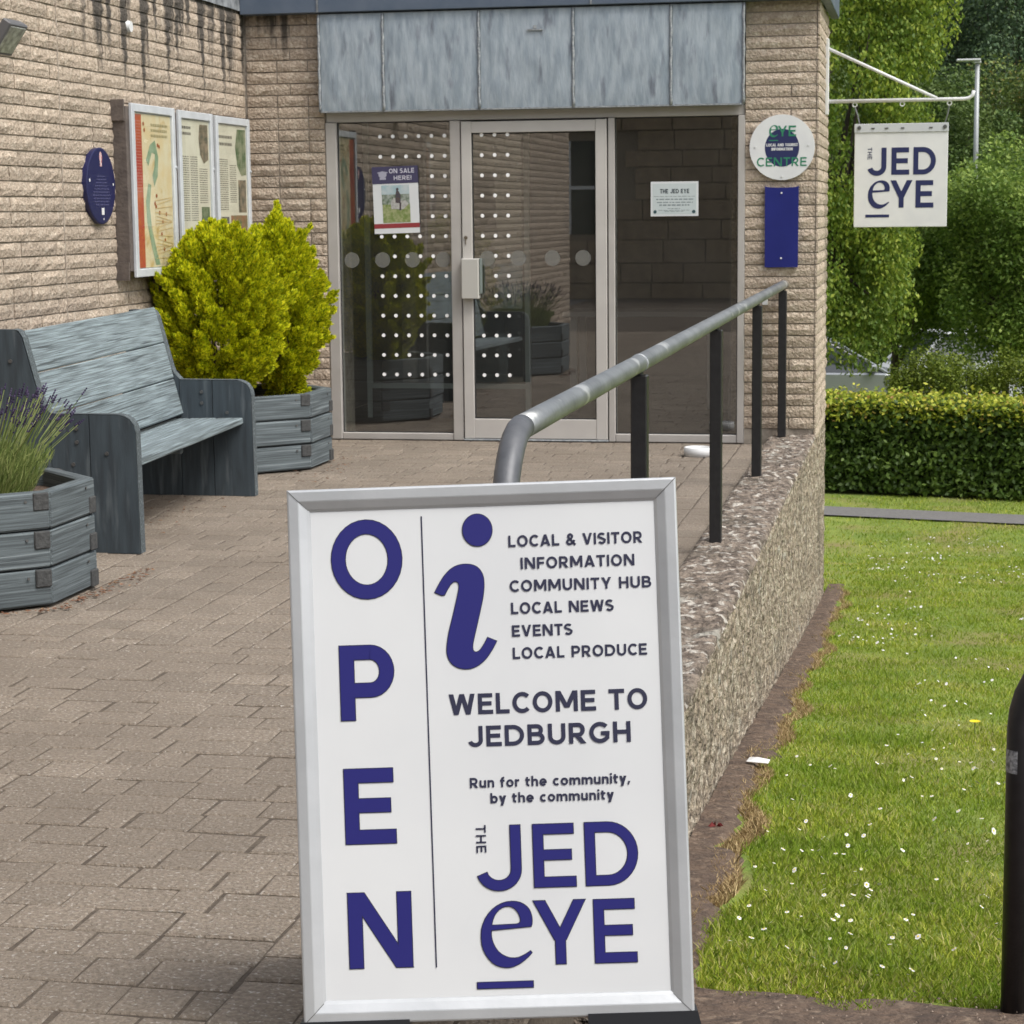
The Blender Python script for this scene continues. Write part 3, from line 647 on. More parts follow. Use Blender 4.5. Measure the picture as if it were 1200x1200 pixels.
for x0, x1, z0, z1 in ((-3.812, -3.047, .045, 2.092), (-1.964, -1.172, .052, 2.092)):
    g = MB(); g.box((x0, 13.632, z0), (x0+.006, 13.639, z1)).box((x1-.006, 13.632, z0), (x1, 13.639, z1)).box((x0+.006, 13.632, z1-.008), (x1-.006, 13.639, z1)).box((x0+.006, 13.632, z0), (x1-.006, 13.639, z0+.006)); g.build('gasket', gasketM, scr)
# door
door = thing('entrance_door', 'pale framed glass entrance door between two fixed glass panes', 'door', (-2.49, 13.6, 0))
leaf = MB().box((-2.970, 13.592, .014), (-2.903, 13.648, 2.083), .003).box((-2.087, 13.592, .014), (-2.014, 13.648, 2.083), .003).box((-2.903, 13.594, 2.008), (-2.087, 13.646, 2.081), .003).box((-2.903, 13.594, .016), (-2.087, 13.646, .145), .003).build('door_frame', doorM, door)
pane('door_glass', -2.903, .145, -2.087, 2.008, 13.618, door)
g = MB(); g.box((-2.903, 13.61, .145), (-2.896, 13.617, 2.008)).box((-2.094, 13.61, .145), (-2.087, 13.617, 2.008)).box((-2.896, 13.61, 2.0), (-2.094, 13.617, 2.008)).box((-2.896, 13.61, .145), (-2.094, 13.617, .152)); g.build('gasket', gasketM, door)
MB().box((-2.978, 13.66, .013), (-2.006, 13.69, 2.092)).V
MB().box((-2.0135, 13.66, .013), (-2.007, 13.69, 2.09)).box((-2.977, 13.66, .013), (-2.971, 13.69, 2.09)).box((-2.971, 13.66, 2.084), (-2.0135, 13.69, 2.091)).build('door_gap', gapM, door)
MB().box((-2.968, 13.535, .937), (-2.852, 13.60, 1.199), .005).build('handle_box', M('handle_plate', (.50, .49, .46), rough=.4, metal=.2), door)
MB().box((-2.850, 13.55, .97), (-2.838, 13.60, 1.199), .003).build('handle_edge_shade', M('handle_shade_green', (.16, .19, .18), rough=.4), door)  # green-grey strip painted as the shade along the handle box's right edge
MB().tube([(-2.945, 13.598, 1.335), (-2.945, 13.586, 1.335)], .012, 12).box((-2.947, 13.584, 1.29), (-2.943, 13.592, 1.325)).build('lock', M('lock_metal', (.2, .17, .13), metal=.7, rough=.4), door)
MB().box((-2.60, 13.57, 2.02), (-2.40, 13.592, 2.05)).V
# interior
inner = MB().box((-4.35, 13.8, -.05), (-1.15, 19.4, -.012)).build('interior_floor', M('carpet', (.055, .035, .028), (.04, .028, .022), 30), B)
MB().box((-4.39, 13.75, -.01), (-4.36, 19.4, 2.6)).box((-4.36, 19.35, -.01), (-1.3, 19.38, 2.6)).box((-1.32, 14.65, -.01), (-1.305, 19.3, 2.6)).build('interior_wall', M('interior_paint', (.17, .155, .135)), B)
MB().box((-4.35, 13.76, 2.62), (-1.15, 19.4, 2.66)).build('interior_ceiling', M('ceiling_paint', (.18, .18, .17)), B)
isc = MB().box((-3.975, 14.88, .02), (-3.94, 14.93, 2.3)).box((-3.94, 14.88, .235), (-2.80, 14.93, .27)).box((-2.80, 14.88, .02), (-2.765, 14.93, 2.3)).build('inner_screen_frame', M('inner_frame', (.30, .33, .31), rough=.5), B)
pane('inner_glass', -3.94, .27, -2.80, 2.3, 14.9, isc)
MB().box((-3.94, 14.89, .02), (-2.80, 14.92, .235)).build('kick_panel', M('kick', (.02, .02, .024)), isc)
# interior table
tb = thing('reception_table', 'pale table standing in the dim room behind the entrance glass', 'table', (-2.2, 16.2, 0))
MB().box((-2.7, 15.9, .70), (-1.5, 16.5, .74), .004).build('table_top', M('table_white', (.4, .4, .4)), tb)
for x in (-2.65, -1.6):
    for y in (15.95, 16.4): MB().box((x, y, 0), (x+.05, y+.05, .70)).build('leg', MATS['table_white'], tb)

# dots and manifestation discs on the glass
PX = Print((0, 13.637, 0), (1, 0, 0), (0, 0, 1), (0, -1, 0))
dots = Print((0, 13.6295, 0), (1, 0, 0), (0, 0, 1), (0, -1, 0)); ddots = Print((0, 13.6085, 0), (1, 0, 0), (0, 0, 1), (0, -1, 0))
for r in range(13):
    z = 1.996-.1302*r
    for c in range(6):
        if r in (2, 3, 4) and c < 4: continue
        if r == 6 and c in (0, 5): continue
        dots.disc(-3.522+.0868*c+.0006*r*0, z, .0125, n=12)
    for c in range(3):
        if (r in (6, 7, 8) and c == 0): continue
        ddots.disc(-2.836+.0855*c, z, .0125, n=12)
dotM = M('white_vinyl', (.92, .92, .92), rough=.5); dots.build('dot_pattern', dotM, scr)['kind'] = 'stuff'; ddots.build('dot_pattern', dotM, door)['kind'] = 'stuff'
discM = bpy.data.materials.new('frosted_vinyl'); discM.use_nodes = True; t_ = discM.node_tree
_tr = t_.nodes.new('ShaderNodeBsdfTransparent'); _mx = t_.nodes.new('ShaderNodeMixShader'); _mx.inputs[0].default_value = .42
t_.nodes['Principled BSDF'].inputs[0].default_value = (.28, .28, .26, 1); t_.nodes['Principled BSDF'].inputs['Roughness'].default_value = .7
t_.links.new(_tr.outputs[0], _mx.inputs[1]); t_.links.new(t_.nodes['Principled BSDF'].outputs[0], _mx.inputs[2]); t_.links.new(_mx.outputs[0], t_.nodes['Material Output'].inputs[0])
for x in (-3.729, -3.519, -3.316, -3.108): Print((0, 13.6275, 0), (1, 0, 0), (0, 0, 1), (0, -1, 0)).disc(x, 1.192, .051).build('marking_disc', discM, scr)
for x in (-2.806, -2.600, -2.374, -2.172): Print((0, 13.6075, 0), (1, 0, 0), (0, 0, 1), (0, -1, 0)).disc(x, 1.198, .051).build('marking_disc', discM, door)

# posters on the glass
sp = thing('sale_poster', 'small taped window poster with purple ON SALE HERE header and countryside photo', 'poster', (-3.41, 13.626, 1.36))
def fp(y, x, z, rot=0):
    return Print((x, y, z), (math.cos(rot), 0, math.sin(rot)), (-math.sin(rot), 0, math.cos(rot)), (0, -1, 0))
ro = math.radians(1.5)
fp(13.6255, -3.568, 1.362, ro).rect(0, 0, .308, .435).build('paper', paperM, sp)
fp(13.6245, -3.568, 1.362, ro).rect(-.002, .325, .310, .437).build('header', M('purple_ink', (.05, .045, .10)), sp)
fp(13.6245, -3.568, 1.362, ro).rect(0, .035, .308, .065).build('red_strip', M('red_ink', (.25, .03, .035)), sp)
pg = fp(13.6238, -3.568, 1.362, ro); pg.text('ON SALE', .115, .285, .392, .030, .18); pg.text('HERE!', .145, .265, .347, .028, .18)
pg.build('lettering', M('pale_ink', (.55, .55, .62)), sp)
pg = fp(13.6238, -3.568, 1.362, ro); pg.disc(.07, .385, .028, n=16, ry=.022); pg.rect(.05, .352, .092, .366); pg.disc(.07, .398, .036, ry=.006); pg.build('emblem', M('lilac_ink', (.34, .34, .42)), sp)
fp(13.6245, -3.568, 1.362, ro).rect(.062, .07, .248, .19).build('photo_field', M('photo_green', (.14, .2, .05), (.3, .32, .16), 60), sp)
fp(13.6242, -3.568, 1.362, ro).rect(.06, .19, .246, .255).build('photo_trees', M('photo_trees', (.08, .12, .07), (.3, .33, .3), 50), sp)
fp(13.6242, -3.568, 1.362, ro).rect(.058, .255, .246, .315).build('photo_sky', M('photo_sky', (.30, .42, .46), (.45, .5, .52), 20), sp)
pg = fp(13.6234, -3.568, 1.362, ro); pg.poly([(.12, .16), (.20, .155), (.24, .19), (.22, .215), (.17, .21), (.14, .235), (.118, .2)]); pg.build('photo_horse', M('photo_grey', (.42, .42, .40), (.3, .29, .28), 70), sp)
pg = fp(13.6228, -3.568, 1.362, ro); pg.poly([(.150, .20), (.185, .195), (.188, .25), (.175, .275), (.16, .285), (.152, .25)]); pg.poly([(.175, .15), (.187, .15), (.19, .2), (.178, .2)]); pg.disc(.166, .288, .009, n=12); pg.build('photo_rider', M('photo_brown', (.09, .06, .05), (.05, .05, .07), 60), sp)
op = thing('opening_notice', 'small white notice with grey text on the right-hand glass pane', 'notice', (-1.58, 13.63, 1.46))
fp(13.6300, -1.733, 1.461).rect(0, 0, .307, .220).build('border', paperM, op)
fp(13.6292, -1.733, 1.461).rect(.012, .012, .295, .207).build('sheet', M('notice_grey', (.5, .55, .56), (.46, .52, .53), 10), op)
pg = fp(13.6285, -1.733, 1.461); pg.text('THE JED EYE', .06, .248, .145, .028, .2); pg.build('lettering', M('notice_text', (.06, .075, .085)), op)
pg = fp(13.6285, -1.733, 1.461)
def fake_words(pg, x0, x1, y, h, seed=0):
    r = random.Random(seed); x = x0
    while x < x1-.004:
        w = min(r.uniform(.012, .035), x1-x); pg.rect(x, y, x+w, y+h); x += w+.006
for k, (a, b, y, h) in enumerate([(.02, .29, .124, .003), (.035, .275, .104, .007), (.04, .272, .085, .006), (.055, .25, .066, .009), (.11, .19, .047, .004), (.05, .25, .036, .003), (.09, .22, .028, .003)]): fake_words(pg, a, b, y, h, k)
pg.build('small_text', M('notice_text_grey', (.22, .26, .27)), op)
pg = fp(13.6283, -1.733, 1.461); pg.disc(.028, .028, .011, n=16); pg.disc(.277, .028, .011, n=16); pg.build('emblem', M('notice_dots', (.03, .07, .08)), op)

# round sign and blue plate on pillar
rs = thing('round_sign', 'round white sign with green lettering over a navy disc on the brick pillar', 'sign', (-.892, 13.58, 1.885))
V, Fc = [], []
MB().tube([(-.892, 13.60, 1.885), (-.892, 13.575, 1.885)], .2045, 64).build('sign_disc', whiteM, rs)
def rp(d): return Print((-.892, 13.575-d, 1.885), (1, 0, 0), (0, 0, 1), (0, -1, 0))
rp(.0008).disc(0, -.003, .108, ry=.118, n=48).build('navy_disc', navyInk, rs)
pg = rp(.0016); pg.text('LOCAL AND TOURIST', -.098, .098, .006, .018, .22); pg.text('INFORMATION', -.066, .066, -.020, .018, .22); pg.build('white_text', whiteM, rs)
pg = rp(.0016); pg.split = True; f_ = lambda x, y: (-.0865+(x+.036)*.62, .045+(y-.0522)*.66)
serif_e(pg, lambda x, y: (-.082+(x+.027)*.62, .063+(y-.088)*.66)); pg.glyph('Y', -.028, .068, .032, .066, .16); pg.glyph('E', .040, .068, .088, .066, .17); pg.cut(); pg.rect(-.083, .040, -.025, .046)
pg.text('CENTRE', -.158, .156, -.118, .055, .16); pg.build('green_letters', greenInk, rs)
for x, z in ((-.168, .004), (.165, .012), (0, -.182)): MB().tube([(-.892+x, 13.575, 1.885+z), (-.892+x, 13.571, 1.885+z)], .006, 10).build('screw', whiteM, rs)
bp_ = thing('blue_plate', 'plain navy blue plate with concave top below round sign', 'plate', (-.892, 13.58, 1.13))
pts = [(-.996, 1.132), (-.787, 1.132), (-.785, 1.652)]+[(-.891+.105*math.cos(a), 1.643+.0+(-.010)*math.sin(a*1)) for a in np.linspace(0.15, PI-.15, 10)]+[(-.998, 1.652)]
V, Fc = prism(pts, 0, 13.574, 13.592, lambda u, v, w: (u, w, v)); fix_normals(mesh_obj('plate_panel', V, Fc, navyPlate, bp_))
for z in (1.60, 1.19): MB().tube([(-.893, 13.574, z), (-.893, 13.569, z)], .006, 10).build('screw', whiteM, bp_)
bl = thing('door_bell', 'small pale bell push on pillar behind the handrail', 'bell', (-.99, 13.59, .93))
MB().box((-1.012, 13.57, .892), (-.976, 13.60, .962), .004).build('bell_box', whiteM, bl); MB().tube([(-.994, 13.57, .935), (-.994, 13.565, .935)], .008, 12).build('button', MATS['notice_text'], bl)

# ---------------------------------------------------------------- things on the left wall
nb = thing('notice_board', 'three-bay silver framed poster case with maps and texts on brick wall', 'notice board', (-4.38, 12.3, 1.15))
MB().box((Xc-.002, 11.215, 1.19), (-4.345, 13.42, 2.10), .003).build('case', brownWoodM, nb)
[MB().box((Xc-.002, 11.198, a), (-4.35, 11.213, b)).build('case_corner', brownWoodM, nb) for a, b in ((2.02, 2.135), (1.14, 1.24))]
LP = lambda y, z, d=0: Print((-4.330+d, y, z), (0, 1, 0), (0, 0, 1), (1, 0, 0))
bays = [(11.26, 11.955), (12.02, 12.635), (12.69, 13.36)]
creamM = M('cream_print', (.64, .62, .50), (.58, .55, .44), 6)
mapM = M('map_print', (.66, .60, .42), (.64, .52, .30), 9, c3=(.52, .36, .14), s3=10, t3=(.56, .74))
riverM = M('river_print', (.20, .30, .18), (.32, .40, .28), 15); redPM = M('red_print', (.38, .045, .03), (.45, .12, .03), 3)
photoM = M('photo_print', (.07, .075, .05), (.26, .20, .13), 18); photoGM = M('photo_green_print', (.05, .11, .035), (.24, .26, .16), 16); castleM = M('photo_ruin_print', (.17, .16, .14), (.09, .085, .08), 30)
textM = M('print_grey', (.15, .14, .11))
for bi, (y0, y1) in enumerate(bays):
    z0, z1 = 1.155, 2.118-.004*bi; fwd = .045
    fr = MB(); 
    for a, b in (((-4.345, y0, z0), (-4.325, y0+fwd, z1)), ((-4.345, y1-fwd, z0), (-4.325, y1, z1)), ((-4.345, y0+fwd, z1-fwd), (-4.3265, y1-fwd, z1)), ((-4.345, y0+fwd, z0), (-4.3265, y1-fwd, z0+fwd))): fr.box(a, b, .003)
    f_ = fr.build('bay_frame', silverWM, nb)
    bd = MB().box((-4.344, y0+fwd-.012, z0+fwd-.012), (-4.340, y1-fwd+.012, z1-fwd+.012)).build('bead', silverM, f_)
    for zz in (z0+.16, z0+.62): MB().tube([(-4.325, y1-.01, zz), (-4.318, y1-.01, zz)], .009, 10).build('lock', silverM, f_)
    w, h = y1-y0-2*fwd, z1-z0-2*fwd; o_y, o_z = y0+fwd, z0+fwd
    P0 = LP(o_y, o_z, -.0085)
    P0.rect(.006, .006, w-.006, h-.006).build('poster', mapM if bi == 0 else creamM, nb)
    q = lambda d=.0006: LP(o_y, o_z, -.0085+d)
    if bi == 0:
        q().rect(.006, .006, .21*w, h-.01).build('red_column', redPM, nb)
        pg = q(.0012); [fake_words(pg, .022, .19*w, h-.05-k*.017, .0045, k) for k in range(24)]; pg.build('column_text', M('pink_text', (.5, .2, .16)), nb)
        pg = q(.0012); pg.poly([(w*.30, h*.70), (w*.42, h*.80), (w*.55, h*.83), (w*.63, h*.72), (w*.60, h*.60), (w*.50, h*.53), (w*.46, h*.60), (w*.52, h*.66), (w*.54, h*.74), (w*.46, h*.75), (w*.36, h*.66)])
        pg.poly([(w*.34, h*.55), (w*.42, h*.54), (w*.36, h*.40), (w*.40, h*.26), (w*.52, h*.10), (w*.60, h*.02), (w*.48, h*.02), (w*.38, h*.14), (w*.28, h*.30), (w*.27, h*.44)]); pg.build('river', riverM, nb)
        pg = q(.0014); [fake_words(pg, .45*w, .9*w, h-.07-k*.03, .014, k+5) for k in range(3)]; pg.build('title', M('title_print', (.38, .33, .18)), nb)
        pg = q(.0014)
        for k, (a, b) in enumerate([(.26, .93), (.28, .89), (.62, .80), (.66, .79), (.5, .42), (.53, .40), (.55, .47), (.62, .36), (.7, .30), (.66, .22), (.75, .18), (.8, .35), (.72, .12)]): pg.disc(w*a, h*b, .014, ry=.012, n=8)
        pg.build('map_marks', M('rust_print', (.32, .10, .03)), nb)
        pg = q(.0016)
        for k in range(16):
            y_ = h*(.06+.025*k); pg.add([(w*(.5+.02*(k % 3)), y_), (w*.95, y_+.03*math.sin(k)), (w*.95, y_+.03*math.sin(k)+.004), (w*(.5+.02*(k % 3)), y_+.004)], [(0, 1, 2, 3)])
        pg.build('map_lines', M('ochre_print', (.58, .42, .20)), nb)
    elif bi == 1:
        pg = q(); [fake_words(pg, .03, .36*w, h-.06-k*.035, .016, k) for k in range(2)]
        for c, (xa, xb, zt, zb) in enumerate([(.03, .27*w, .74, .30), (.32*w, .56*w, .74, .30), (.62*w, .9*w, .66, .42)]):
            k = 0
            while h*zt-k*.0135 > h*zb: fake_words(pg, xa, xb, h*zt-k*.0135, .0055, k+c*40); k += 1
        pg.build('text_block', textM, nb)
        pg = q(.001); pg.poly([(w*.94, h*.97), (w*.66, h*.97), (w*.62, h*.87), (w*.66, h*.76), (w*.78, h*.70), (w*.94, h*.73)]); pg.build('oval_photo', photoM, nb)
        q(.001).rect(.66*w, .03, .94*w, .40*h).build('photo', photoGM, nb)
        q(.001).poly([(.10*w, .02), (.62*w, .02), (.62*w, .17*h), (.50*w, .22*h), (.48*w, .26*h), (.40*w, .26*h), (.36*w, .21*h), (.30*w, .26*h), (.26*w, .21*h), (.10*w, .2*h)]).build('ruin_photo', castleM, nb)
    else:
        pg = q(); [fake_words(pg, .03, .5*w, h-.09-k*.045, .018, k) for k in range(2)]
        for c, (xa, xb, zt, zb) in enumerate([(.03, .34*w, .74, .38), (.40*w, .62*w, .70, .42)]):
            k = 0
            while h*zt-k*.0135 > h*zb: fake_words(pg, xa, xb, h*zt-k*.0135, .0055, k+c*40); k += 1
        pg.build('text_block', textM, nb)
        pg = q(.001); pg.poly([(w*.97, h*.97), (w*.68, h*.97), (w*.60, h*.84), (w*.66, h*.70), (w*.80, h*.63), (w*.97, h*.64)]); pg.build('oval_photo', photoGM, nb)
        q(.001).rect(.68*w, .36*h, .95*w, .60*h).build('photo', photoM, nb)
        q(.001).rect(.07*w, .16*h, .34*w, .33*h).build('photo', castleM, nb)
        q(.001).rect(.40*w, .05*h, .97*w, .34*h).build('photo', M('photo_warm_print', (.30, .12, .06), (.10, .14, .05), 12), nb)
    MB().add([(-4.333, y0+fwd-.002, z0+fwd-.002), (-4.333, y1-fwd+.002, z0+fwd-.002), (-4.333, y1-fwd+.002, z1-fwd+.002), (-4.333, y0+fwd-.002, z1-fwd+.002)], [(0, 1, 2, 3)]).build('cover', thinM, f_)
pl = thing('blue_plaque', 'round navy plaque with small red crest on the left brick wall', 'plaque', (-4.40, 10.96, 1.66))
MB().tube([(Xc-.002, 10.957, 1.660), (-4.400, 10.957, 1.660), (-4.397, 10.957, 1.66)], [.206, .206, .199], 64).build('plaque_disc', navyOval, pl)
Pp = lambda d: Print((-4.397+d, 10.957, 1.660), (0, 1, 0), (0, 0, 1), (1, 0, 0))
pg = Pp(.0008); [fake_words(pg, -.13+.012*abs(k-6), .13-.012*abs(k-6), .05-k*.017, .005, k) for k in range(10)]; pg.build('plaque_text', M('plaque_text', (.07, .07, .16)), pl)
pg = Pp(.0008); pg.disc(0, .155, .020, ry=.03, n=16); pg.rect(-.012, .105, .014, .135); pg.build('crest', M('crest_red', (.42, .12, .12), (.6, .55, .55), 60), pl)
pg = Pp(.0008); pg.rect(-.010, -.155, .028, -.118); pg.disc(.016, -.178, .006, n=8); pg.disc(-.165, .03, .01, n=8); pg.disc(.170, .01, .008, n=8); pg.build('white_mark', whiteM, pl)
fl_ = thing('floodlight', 'grey square floodlight on the brick wall at upper left', 'light', (-4.36, 9.6, 2.35))
def rotbox(name, c, size, ax, ang, mat, par, bev=.006):
    V, Fc = bevbox(tuple(-s/2 for s in size), tuple(s/2 for s in size), bev); o = mesh_obj(name, V, Fc, mat)
    o.matrix_basis = Matrix.Translation(c) @ Matrix.Rotation(ang, 4, ax); adopt(o, par); return o
grM = M('floodlight_grey', (.10, .10, .105), rough=.5)
rotbox('housing', (-4.30, 9.60, 2.345), (.05, .20, .17), 'Y', .6, grM, fl_); rotbox('lens', (-4.281, 9.60, 2.332), (.01, .17, .14), 'Y', .6, M('lamp_lens', (.42, .44, .38), (.2, .2, .18), 30, rough=.2), fl_, .002)
MB().box((Xc-.01, 9.55, 2.33), (-4.32, 9.65, 2.36), .004).build('bracket', grM, fl_)
vt = MB().tube([(Xc-.005, 11.505, 2.553), (-4.405, 11.505, 2.553)], [.036, .030], 24).build('wall_vent', whiteM); tag(vt, 'small round white cap high on the streaked brick wall', 'vent')

# ---------------------------------------------------------------- hanging sign on the side wall
br = thing('sign_bracket', 'white steel wall bracket with upturned end and diagonal brace', 'bracket', (-.66, 14.5, 2.2))
MB().box((-.668, 14.46, 2.12), (-.645, 14.54, 2.62), .003).build('wall_plate', whiteM, br)
MB().tube([(-.65, 14.5, 2.208), (.24, 14.5, 2.208), (.275, 14.5, 2.214), (.297, 14.5, 2.232), (.304, 14.5, 2.262)], .0125, 12).build('arm', whiteM, br, True)
MB().tube([(-.65, 14.5, 2.555), (.066, 14.5, 2.215)], .011, 12).build('brace', whiteM, br, True)
for x in (-.472, -.160, .148):
    MB().tube([(x+.014*math.cos(t), 14.5, 2.183+.014*math.sin(t)) for t in np.linspace(0, 2*PI, 14)], .004, 6, False).build('eyelet', whiteM, br)
hsn = thing('hanging_sign', 'square white sign with navy lettering hanging from the white bracket', 'sign', (-.16, 14.5, 1.37))
MB().box((-.470, 14.492, 1.372), (.144, 14.508, 2.052), .003).build('sign_board', whiteM, hsn)
MB().box((-.472, 14.486, 1.998), (.146, 14.4915, 2.056), .002).build('top_rail', M('rail_grey', (.5, .52, .54), rough=.45), hsn)
for x, x2 in ((-.472, -.440), (.148, .122)):
    MB().tube([(x, 14.5, 2.170), ((x+x2)/2+.004, 14.5, 2.115), (x2, 14.5, 2.06), (x2, 14.5, 2.03)], .0045, 6).build('chain', galvM, hsn)
    MB().tube([(x2, 14.486, 2.03), (x2, 14.480, 2.03)], .013, 12).build('bolt', boltM, hsn)
for x in (-.36, -.27, -.165, .02): MB().box((x, 14.482, 2.022), (x+.022, 14.486, 2.030)).build('rivet', boltM, hsn)
hp = Print((0, 14.4905, 0), (1, 0, 0), (0, 0, 1), (0, -1, 0))
hf = lambda x, y: (-.392+(x+.0362)*(.458/.2876), 1.437+(y-.0522)*(.462/.2838))
hp.split = True; eye_logo(hp, hf, 1.6, bold=1.12); hp.build('letter', navyInk, hsn)
def vert_text(pr, x0, x1, ytop, ybot):      # THE, reading downwards
    n = len(pr.mb.V); s = Print((0, 0, 0), (1, 0, 0), (0, 1, 0), (0, 0, 1)); s.text('THE', 0, ytop-ybot, 0, x1-x0, .17, .2)
    pr.cut(); P2 = [(x0+v[1], ytop-v[0]) for v in s.mb.V]
    pr.add(P2, s.mb.F)
hp2 = Print((0, 14.4905, 0), (1, 0, 0), (0, 0, 1), (0, -1, 0)); a = hf(-.030, .3365); b = hf(-.0118, .2882)
vert_text(hp2, a[0], b[0], a[1], b[1]); hp2.build('small_lettering', navyInk, hsn)

# ---------------------------------------------------------------- low wall beside the path
def lw(y, s):   # profile around the wall; s runs left foot -> top -> right foot
    pass
ysw = np.arange(4.30, 14.97, .022); prof = []
for z in np.linspace(-.05, .035, 4): prof.append((-.967, z))
for x in np.linspace(-.955, -.69, 13): prof.append((x, .06))
prof.append((-.672, .052)); prof.append((-.665, .035)); nb_ = 44
V = []; nP = len(prof)+nb_; zb = []
for y in ysw:
    for k, (x, z) in enumerate(prof):
        n1 = mn.noise(Vector((x*38, y*38, z*38))); n2 = mn.noise(Vector((x*14+9, y*14, z*14)))
        d = .013*n1+.010*n2
        if k < 4: V.append((x-abs(d)*.3, y, z))
        elif x > -.675: V.append((x+d*.8-.004, y, z+d*.8))
        else: V.append((x, y, z+d+(-.01 if k == 4 else 0)))
    g_ = gz(y)-.06
    for i in range(nb_):
        z = .02+(g_-.02)*i/(nb_-1); n1 = mn.noise(Vector((3, y*34, z*26))); n2 = mn.noise(Vector((7, y*10, z*8)))
        V.append((-.668+.010*n1+.011*n2+.03*max(0, (-z))*.0, y, z))
Q = []
for j in range(len(ysw)-1):
    for k in range(nP-1): Q.append((j*nP+k, j*nP+k+1, (j+1)*nP+k+1, (j+1)*nP+k))
lwall = thing('low_wall', 'rough aggregate retaining wall with flat top between path and lawn', 'wall', (-.82, 9, -.3))
topQ = []; faceQ = []
for j in range(len(ysw)-1):
    for k in range(nP-1):
        (topQ if k < len(prof)-1 else faceQ).append((j*nP+k, (j+1)*nP+k, (j+1)*nP+k+1, j*nP+k+1))
fast_mesh('wall_top', V, topQ, concM, lwall, True); fast_mesh('wall_face', V, faceQ, concFaceM, lwall, True)
MB().box((-.967, 4.28, -.4), (-.67, 4.305, .055)).build('wall_end', concM, lwall)
MB().box((-.96, 4.31, -1.6), (-.69, 14.9, .045)).build('wall_core', concM, lwall)

# ---------------------------------------------------------------- handrail
hr = thing('handrail', 'galvanised tube handrail on black posts along the low wall', 'railing', (-.875, 9, .06))
Xr = -.875; pts = [(Xr, 13.74, 1.022), (Xr, 4.60, 1.022)]
for t in np.linspace(0, 1, 9)[1:]:
    a = t*PI/2*.95; pts.append((Xr, 4.60-.215*math.sin(a), 1.022-.215*(1-math.cos(a))))
le = Vector(pts[-1]); d_ = (Vector(pts[-1])-Vector(pts[-2])).normalized(); pts.append(tuple(le+d_*.2)); pts.append((Xr, le.y-.045, .05))
dens = [pts[0]]+[(Xr, 13.74-(13.74-4.60)*k/30, 1.022) for k in range(1, 31)]+pts[2:]
k_ = 31; MB().tube(dens[:k_], .0285, 20).build('rail', galvM, hr, True)
MB().tube(dens[k_-1:], .0292, 20).build('rail_bend', M('dull_steel', (.085, .09, .10), (.13, .135, .145), 14, .5, .1, 60, metal=.4, c3=(.26, .27, .28), s3=9, t3=(.62, .7)), hr, True)
MB().tube([(Xr, 6.575, 1.022), (Xr, 6.600, 1.022)], .0305, 20).build('collar', leadEdgeM, hr, True)
MB().tube([(Xr, 5.0-.02, 1.022), (Xr, 5.0, 1.022)], .0288, 20).V
for y in (6.60, 9.12, 11.42, 13.50):
    MB().box((Xr-.026, y-.026, .055), (Xr+.026, y+.026, .985), .004).build('post', blackM, hr)
    MB().tube([(Xr, y, .98), (Xr, y, 1.01)], .012, 10).build('rail_fixing', blackM, hr)

# ---------------------------------------------------------------- bench
bn = thing('bench', 'weathered blue-grey timber bench with high back and plank side panels', 'bench', (-3.8, 9.8, 0))
def side_panel(y0, y1, dx):
    def outline(x_lo, x_hi):
        # outline of the panel clipped between x_lo and x_hi (x = front/back)
        up_ = []
        pr = [(-4.16, .0), (-4.16, .50), (-4.085, 1.0), (-3.985, 1.0), (-3.962, .992), (-3.945, .965), (-3.875, .70), (-3.862, .665), (-3.83, .632), (-3.80, .622), (-3.50, .622), (-3.462, .610), (-3.434, .582), (-3.424, .545), (-3.418, .0)]
        return [(max(x_lo, min(x_hi, x)), z) for x, z in pr]
    cuts = [(-4.16, -3.826), (-3.822, -3.642), (-3.638, -3.418)]
    pr = [(-4.16, .0), (-4.16, .45), (-4.095, 1.0), (-3.985, 1.0), (-3.962, .992), (-3.945, .965), (-3.875, .70), (-3.862, .665), (-3.826, .632), (-3.826, 0)]
    outs = [pr, [(-3.822, 0), (-3.822, .624), (-3.642, .622), (-3.642, 0)], [(-3.638, 0), (-3.638, .622), (-3.50, .622), (-3.474, .615), (-3.450, .602), (-3.432, .578), (-3.424, .545), (-3.418, 0)]]
    for o_ in outs:
        o_ = [(x+dx, z) for x, z in o_]; V, Fc = prism(o_, 0, y0, y1, lambda u, v, w: (u, w, v))
        cx = sum(p[0] for p in o_)/len(o_); V = [(v[0]-cx, v[1]-y0, v[2]) for v in V]
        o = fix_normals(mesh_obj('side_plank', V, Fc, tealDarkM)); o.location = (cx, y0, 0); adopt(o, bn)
    # leading edge in paler timber, the light it catches painted in
    e = [(-3.4175, .0), (-3.423, .545), (-3.431, .578), (-3.449, .603), (-3.473, .616), (-3.50, .6235), (-3.82, .6255), (-3.858, .665), (-3.871, .70), (-3.941, .967), (-3.959, .9945), (-3.985, 1.002)]
    V = []; Fc = []
    for i, (x, z) in enumerate(e): V += [(x+dx, y0+.002, z), (x+dx, y1-.002, z)]
    V = [(v[0]+.0012, v[1], v[2]+.0012) for v in V]
    for i in range(len(e)-1): Fc.append((2*i, 2*i+1, 2*i+3, 2*i+2))
    mesh_obj('panel_lit_edge', V, Fc, tealM, bn)
    for x, z in ((-3.56, .45), (-3.70, .50), (-3.70, .56), (-3.72, .40), (-4.00, .86)):
        MB().tube([(x+dx, y0, z), (x+dx, y0-.006, z)], .009, 10).build('bolt', boltM, bn)
side_panel(8.82, 8.88, 0); side_panel(10.75, 10.81, -.09)
YA, YB = 8.885, 10.745
